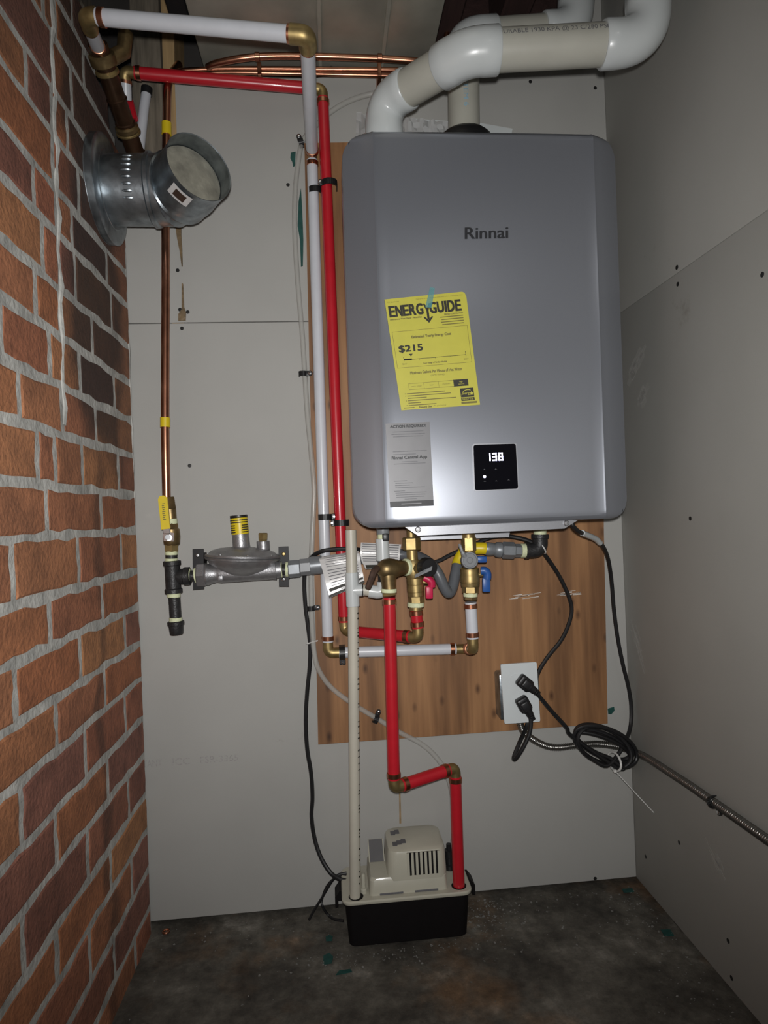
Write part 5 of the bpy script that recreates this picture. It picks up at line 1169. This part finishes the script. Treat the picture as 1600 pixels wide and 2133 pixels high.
tw = loft([rrect(.083, .1985, -.1135, -.010, ZR+.030, .016, 6), rrect(.086, .1975, -.111, -.012, ZT-.008, .019, 6), rrect(.0875, .1965, -.109, -.014, ZT-.003, .020, 6), rrect(.092, .192, -.104, -.019, ZT, .020, 6)])
tw.build('motor_cover', 'pump_white', pu)
fz = lambda z: -.1135+(z-(ZR+.03))*(.0025/(ZT-.008-ZR-.03))
# front grille: dark plate on the cover stands in for shaded openings between ribs
gz0, gz1 = ZT-.047, ZT-.005
MB().prism([V((.122, fz(gz0)-.0002, gz0)), V((.184, fz(gz0)-.0002, gz0)), V((.184, fz(gz1)-.0002, gz1)), V((.122, fz(gz1)-.0002, gz1))], (0, .001, 0)).build('grille_shade', 'pump_black', pu, smooth=0)
for k in range(8):
    x = .1235+.0591*k/7
    MB().prism([V((x-.0024, fz(gz0)-.0016, gz0)), V((x+.0024, fz(gz0)-.0016, gz0)), V((x+.0024, fz(gz1)-.0016, gz1)), V((x-.0024, fz(gz1)-.0016, gz1))], (0, .0024, 0)).build('grille_rib', 'pump_white', pu, smooth=0)
for k, x in enumerate((.062, .129)):
    MB().box((x+.005, -.1146, ZR+.006), (x+.050, -.1125, ZR+.0095), .0006, 1).build('slot_shade', 'ink_mid', pu, smooth=0)  # grey strips on the surface, painted for the shade in the slots
st_ = MB().prism([V((.0515, -.052, ZR+.0362)), V((.0830, -.052, ZR+.0362)), V((.0830, -.0185, ZR+.064)), V((.0515, -.0185, ZR+.064))], (0, .002, .0)).build('cover_shoulder', 'pump_white', pu, smooth=0)
lb = MB().prism([V((.0535, -.0532, ZR+.0372)), V((.081, -.0532, ZR+.0372)), V((.081, -.020, ZR+.0645)), V((.0535, -.020, ZR+.0645))], (0, 0, .0006)).build('rating_label', 'grey_label', pu, smooth=0); lab(lb, 'small grey rating sticker')
pm = MB(); rr = random.Random(4)
for k in range(5):
    x = .097+.0055*(k % 3)*1.6; y = -.092+.030*(k//3)+.004*k
    pm.box((x, y, ZT), (x+.009, y+.016, ZT+.0005))
pm.build('printed_mark', 'ink_mid', pu, smooth=0)
MB().box((.034, -.100, ZR+.005), (.041, -.090, ZR+.040), .002, 2).build('side_lug', 'pump_white', pu)
MB().lathe((.0375, -.098, ZR+.004), (0, 0, 1), [(0, .006), (.001, .0068), (.009, .0068), (.010, .006)], 14).build('lug_cap', 'pump_white', pu)
MB().lathe((V((0.0220,-0.1100,0.0860)).x, -.11, ZR+.0055), (0, 0, 1), [(0, .0140), (.0007, .0140), (.0008, .0138)], 24).build('inlet_hole_shade', 'pump_black', pu, smooth=0)  # black discs on the lid stand in for the dark of its holes
MB().lathe((V((0.2205,-0.1050,0.0898)).x, -.105, ZR+.0055), (0, 0, 1), [(0, .0145), (.0007, .0145), (.0008, .0143)], 24).build('inlet_hole_shade', 'pump_black', pu, smooth=0)
k0 = V((0.2142,-0.0450,0.0651)); k1 = V((0.2158,-0.0450,0.1057))
MB().lathe((k0.x, k0.y, ZR+.004), (0, 0, 1), [(0, .010), (.012, .011), (.013, .0085), (.026, .0085), (.027, .0095), (.040, .0090), (.041, .0055), (.052, .0050)], 18).build('check_valve', 'black', pu)
for nm, pts in (('control_wire', [(0.0063,-0.0300,0.0943),(-0.0122,-0.0300,0.0911),(-0.0253,-0.0280,0.0767),(-0.0438,-0.0250,0.0476),(-0.0611,-0.0250,0.0231)]), ('control_wire', [(0.0061,-0.0350,0.0933),(-0.0153,-0.0300,0.0866),(-0.0335,-0.0200,0.0660),(-0.0452,-0.0160,0.0384),(-0.0447,-0.0200,0.0253)])):
    q = [V(p) for p in pts]
    if q[-1].x < V((-0.0563,-0.0250,0.0226)).x: q += [V((-0.0725,-0.0252,0.0040))]
    else: q += [V((-0.0339,-0.0188,0.0060)), V((-0.0214,-0.0329,0.0050)), V((-0.0032,-0.0417,0.0060))]
    MB().tube(cr(q, 6), .0026, 8).build(nm, 'rubber', pu)

# ---------------------------------------------------------------- small things on the floor
cring = MB().tube([V((-0.3548,-0.0193,0.0040))+V((.006*math.cos(2*PI*k/16), .006*math.sin(2*PI*k/16), 0)) for k in range(16)], .0022, 8, closed=True).build('copper_ring', 'copper')
tag(cring, 'tiny loose copper ring on the floor by the chimney corner', 'ring')
def chip(label, c, pts, col='teal'):
    c = V(c); o = MB().prism([c+V((x*.001, y*.001, z*.001)) for x, y, z in pts], (0, 0, .0012)).build('paint_chip', col, None, smooth=0); tag(o, label, 'chip', 'teal paint chips'); return o
chip('teal paint chip nearest the pump on its left side', (-0.0321,-0.0833,0.0010), ((-6, -7, 0), (5, -8, 0), (7, 4, 0), (0, 9, 0), (-7, 5, 0)))
chip('largest teal paint chip on the floor left of the pump front', (-0.0347,-0.1400,0.0010), ((-9, -14, 0), (7, -12, 0), (10, 4, 0), (3, 15, 0), (-8, 10, 0)))
chip('slim teal paint chip lying closest to the camera left of the pump', (-0.0065,-0.1784,0.0010), ((-14, -5, 0), (15, -1, 0), (12, 6, 0), (-8, 5, 0)))
chip('teal paint chip along the foot of the back wall by the right corner', (0.5954,-0.0225,0.0010), ((-12, -6, 0), (10, -7, 0), (12, 5, 0), (-10, 6, 0)))
chip('teal paint chip at the foot of the right wall', (0.6058,-0.1599,0.0010), ((-10, -8, 0), (8, -10, 0), (10, 7, 0), (-8, 9, 0)))
fk = MB(); rr = random.Random(21)
def flake(x, y, s):
    a = rr.uniform(0, 6.28); n = rr.choice((3, 4, 5)); z = .0015
    if x > XR-.012 or y > -.008: return
    c = V((x, y, z)); tx, ty = rr.uniform(-.35, .35), rr.uniform(-.35, .35)
    pts = [V((math.cos(a+2*PI*k/n)*s*rr.uniform(.5, 1), math.sin(a+2*PI*k/n)*s*rr.uniform(.4, .9), 0)) for k in range(n)]
    fk.prism([c+p+V((0, 0, p.x*tx+p.y*ty)) for p in pts], (0, 0, .0007))
for _ in range(170): flake(rr.uniform(-.37, .62), -abs(rr.gauss(0, .07))-.01, rr.uniform(.0008, .0032))
for _ in range(170): flake(XR-abs(rr.gauss(0, .05))-.012, rr.uniform(-.6, 0), rr.uniform(.0008, .003))
for _ in range(130): flake(rr.gauss(.10, .12), -.13-abs(rr.gauss(0, .03)), rr.uniform(.0008, .0032))
for _ in range(170): flake(rr.gauss(.28, .04), -abs(rr.gauss(.06, .04)), rr.uniform(.0008, .0036))
for _ in range(70): flake(rr.uniform(-.37, .62), rr.uniform(-.55, 0), rr.uniform(.0006, .0022))
fo = fk.build('debris_flakes', 'flake', None, smooth=0); fo['kind'] = 'stuff'
tag(fo, 'pale plaster flakes and grit scattered over the concrete floor', 'debris')

print_names = ('bold_print', 'fine_print', 'reversed_print', 'printed_mark', 'scuff_mark', 'plaster_smear', 'crimp_dimples', 'black_band', 'touch_icon')
for o in bpy.data.objects:
    if o.name.split('.')[0] in print_names: o['kind'] = 'stuff'
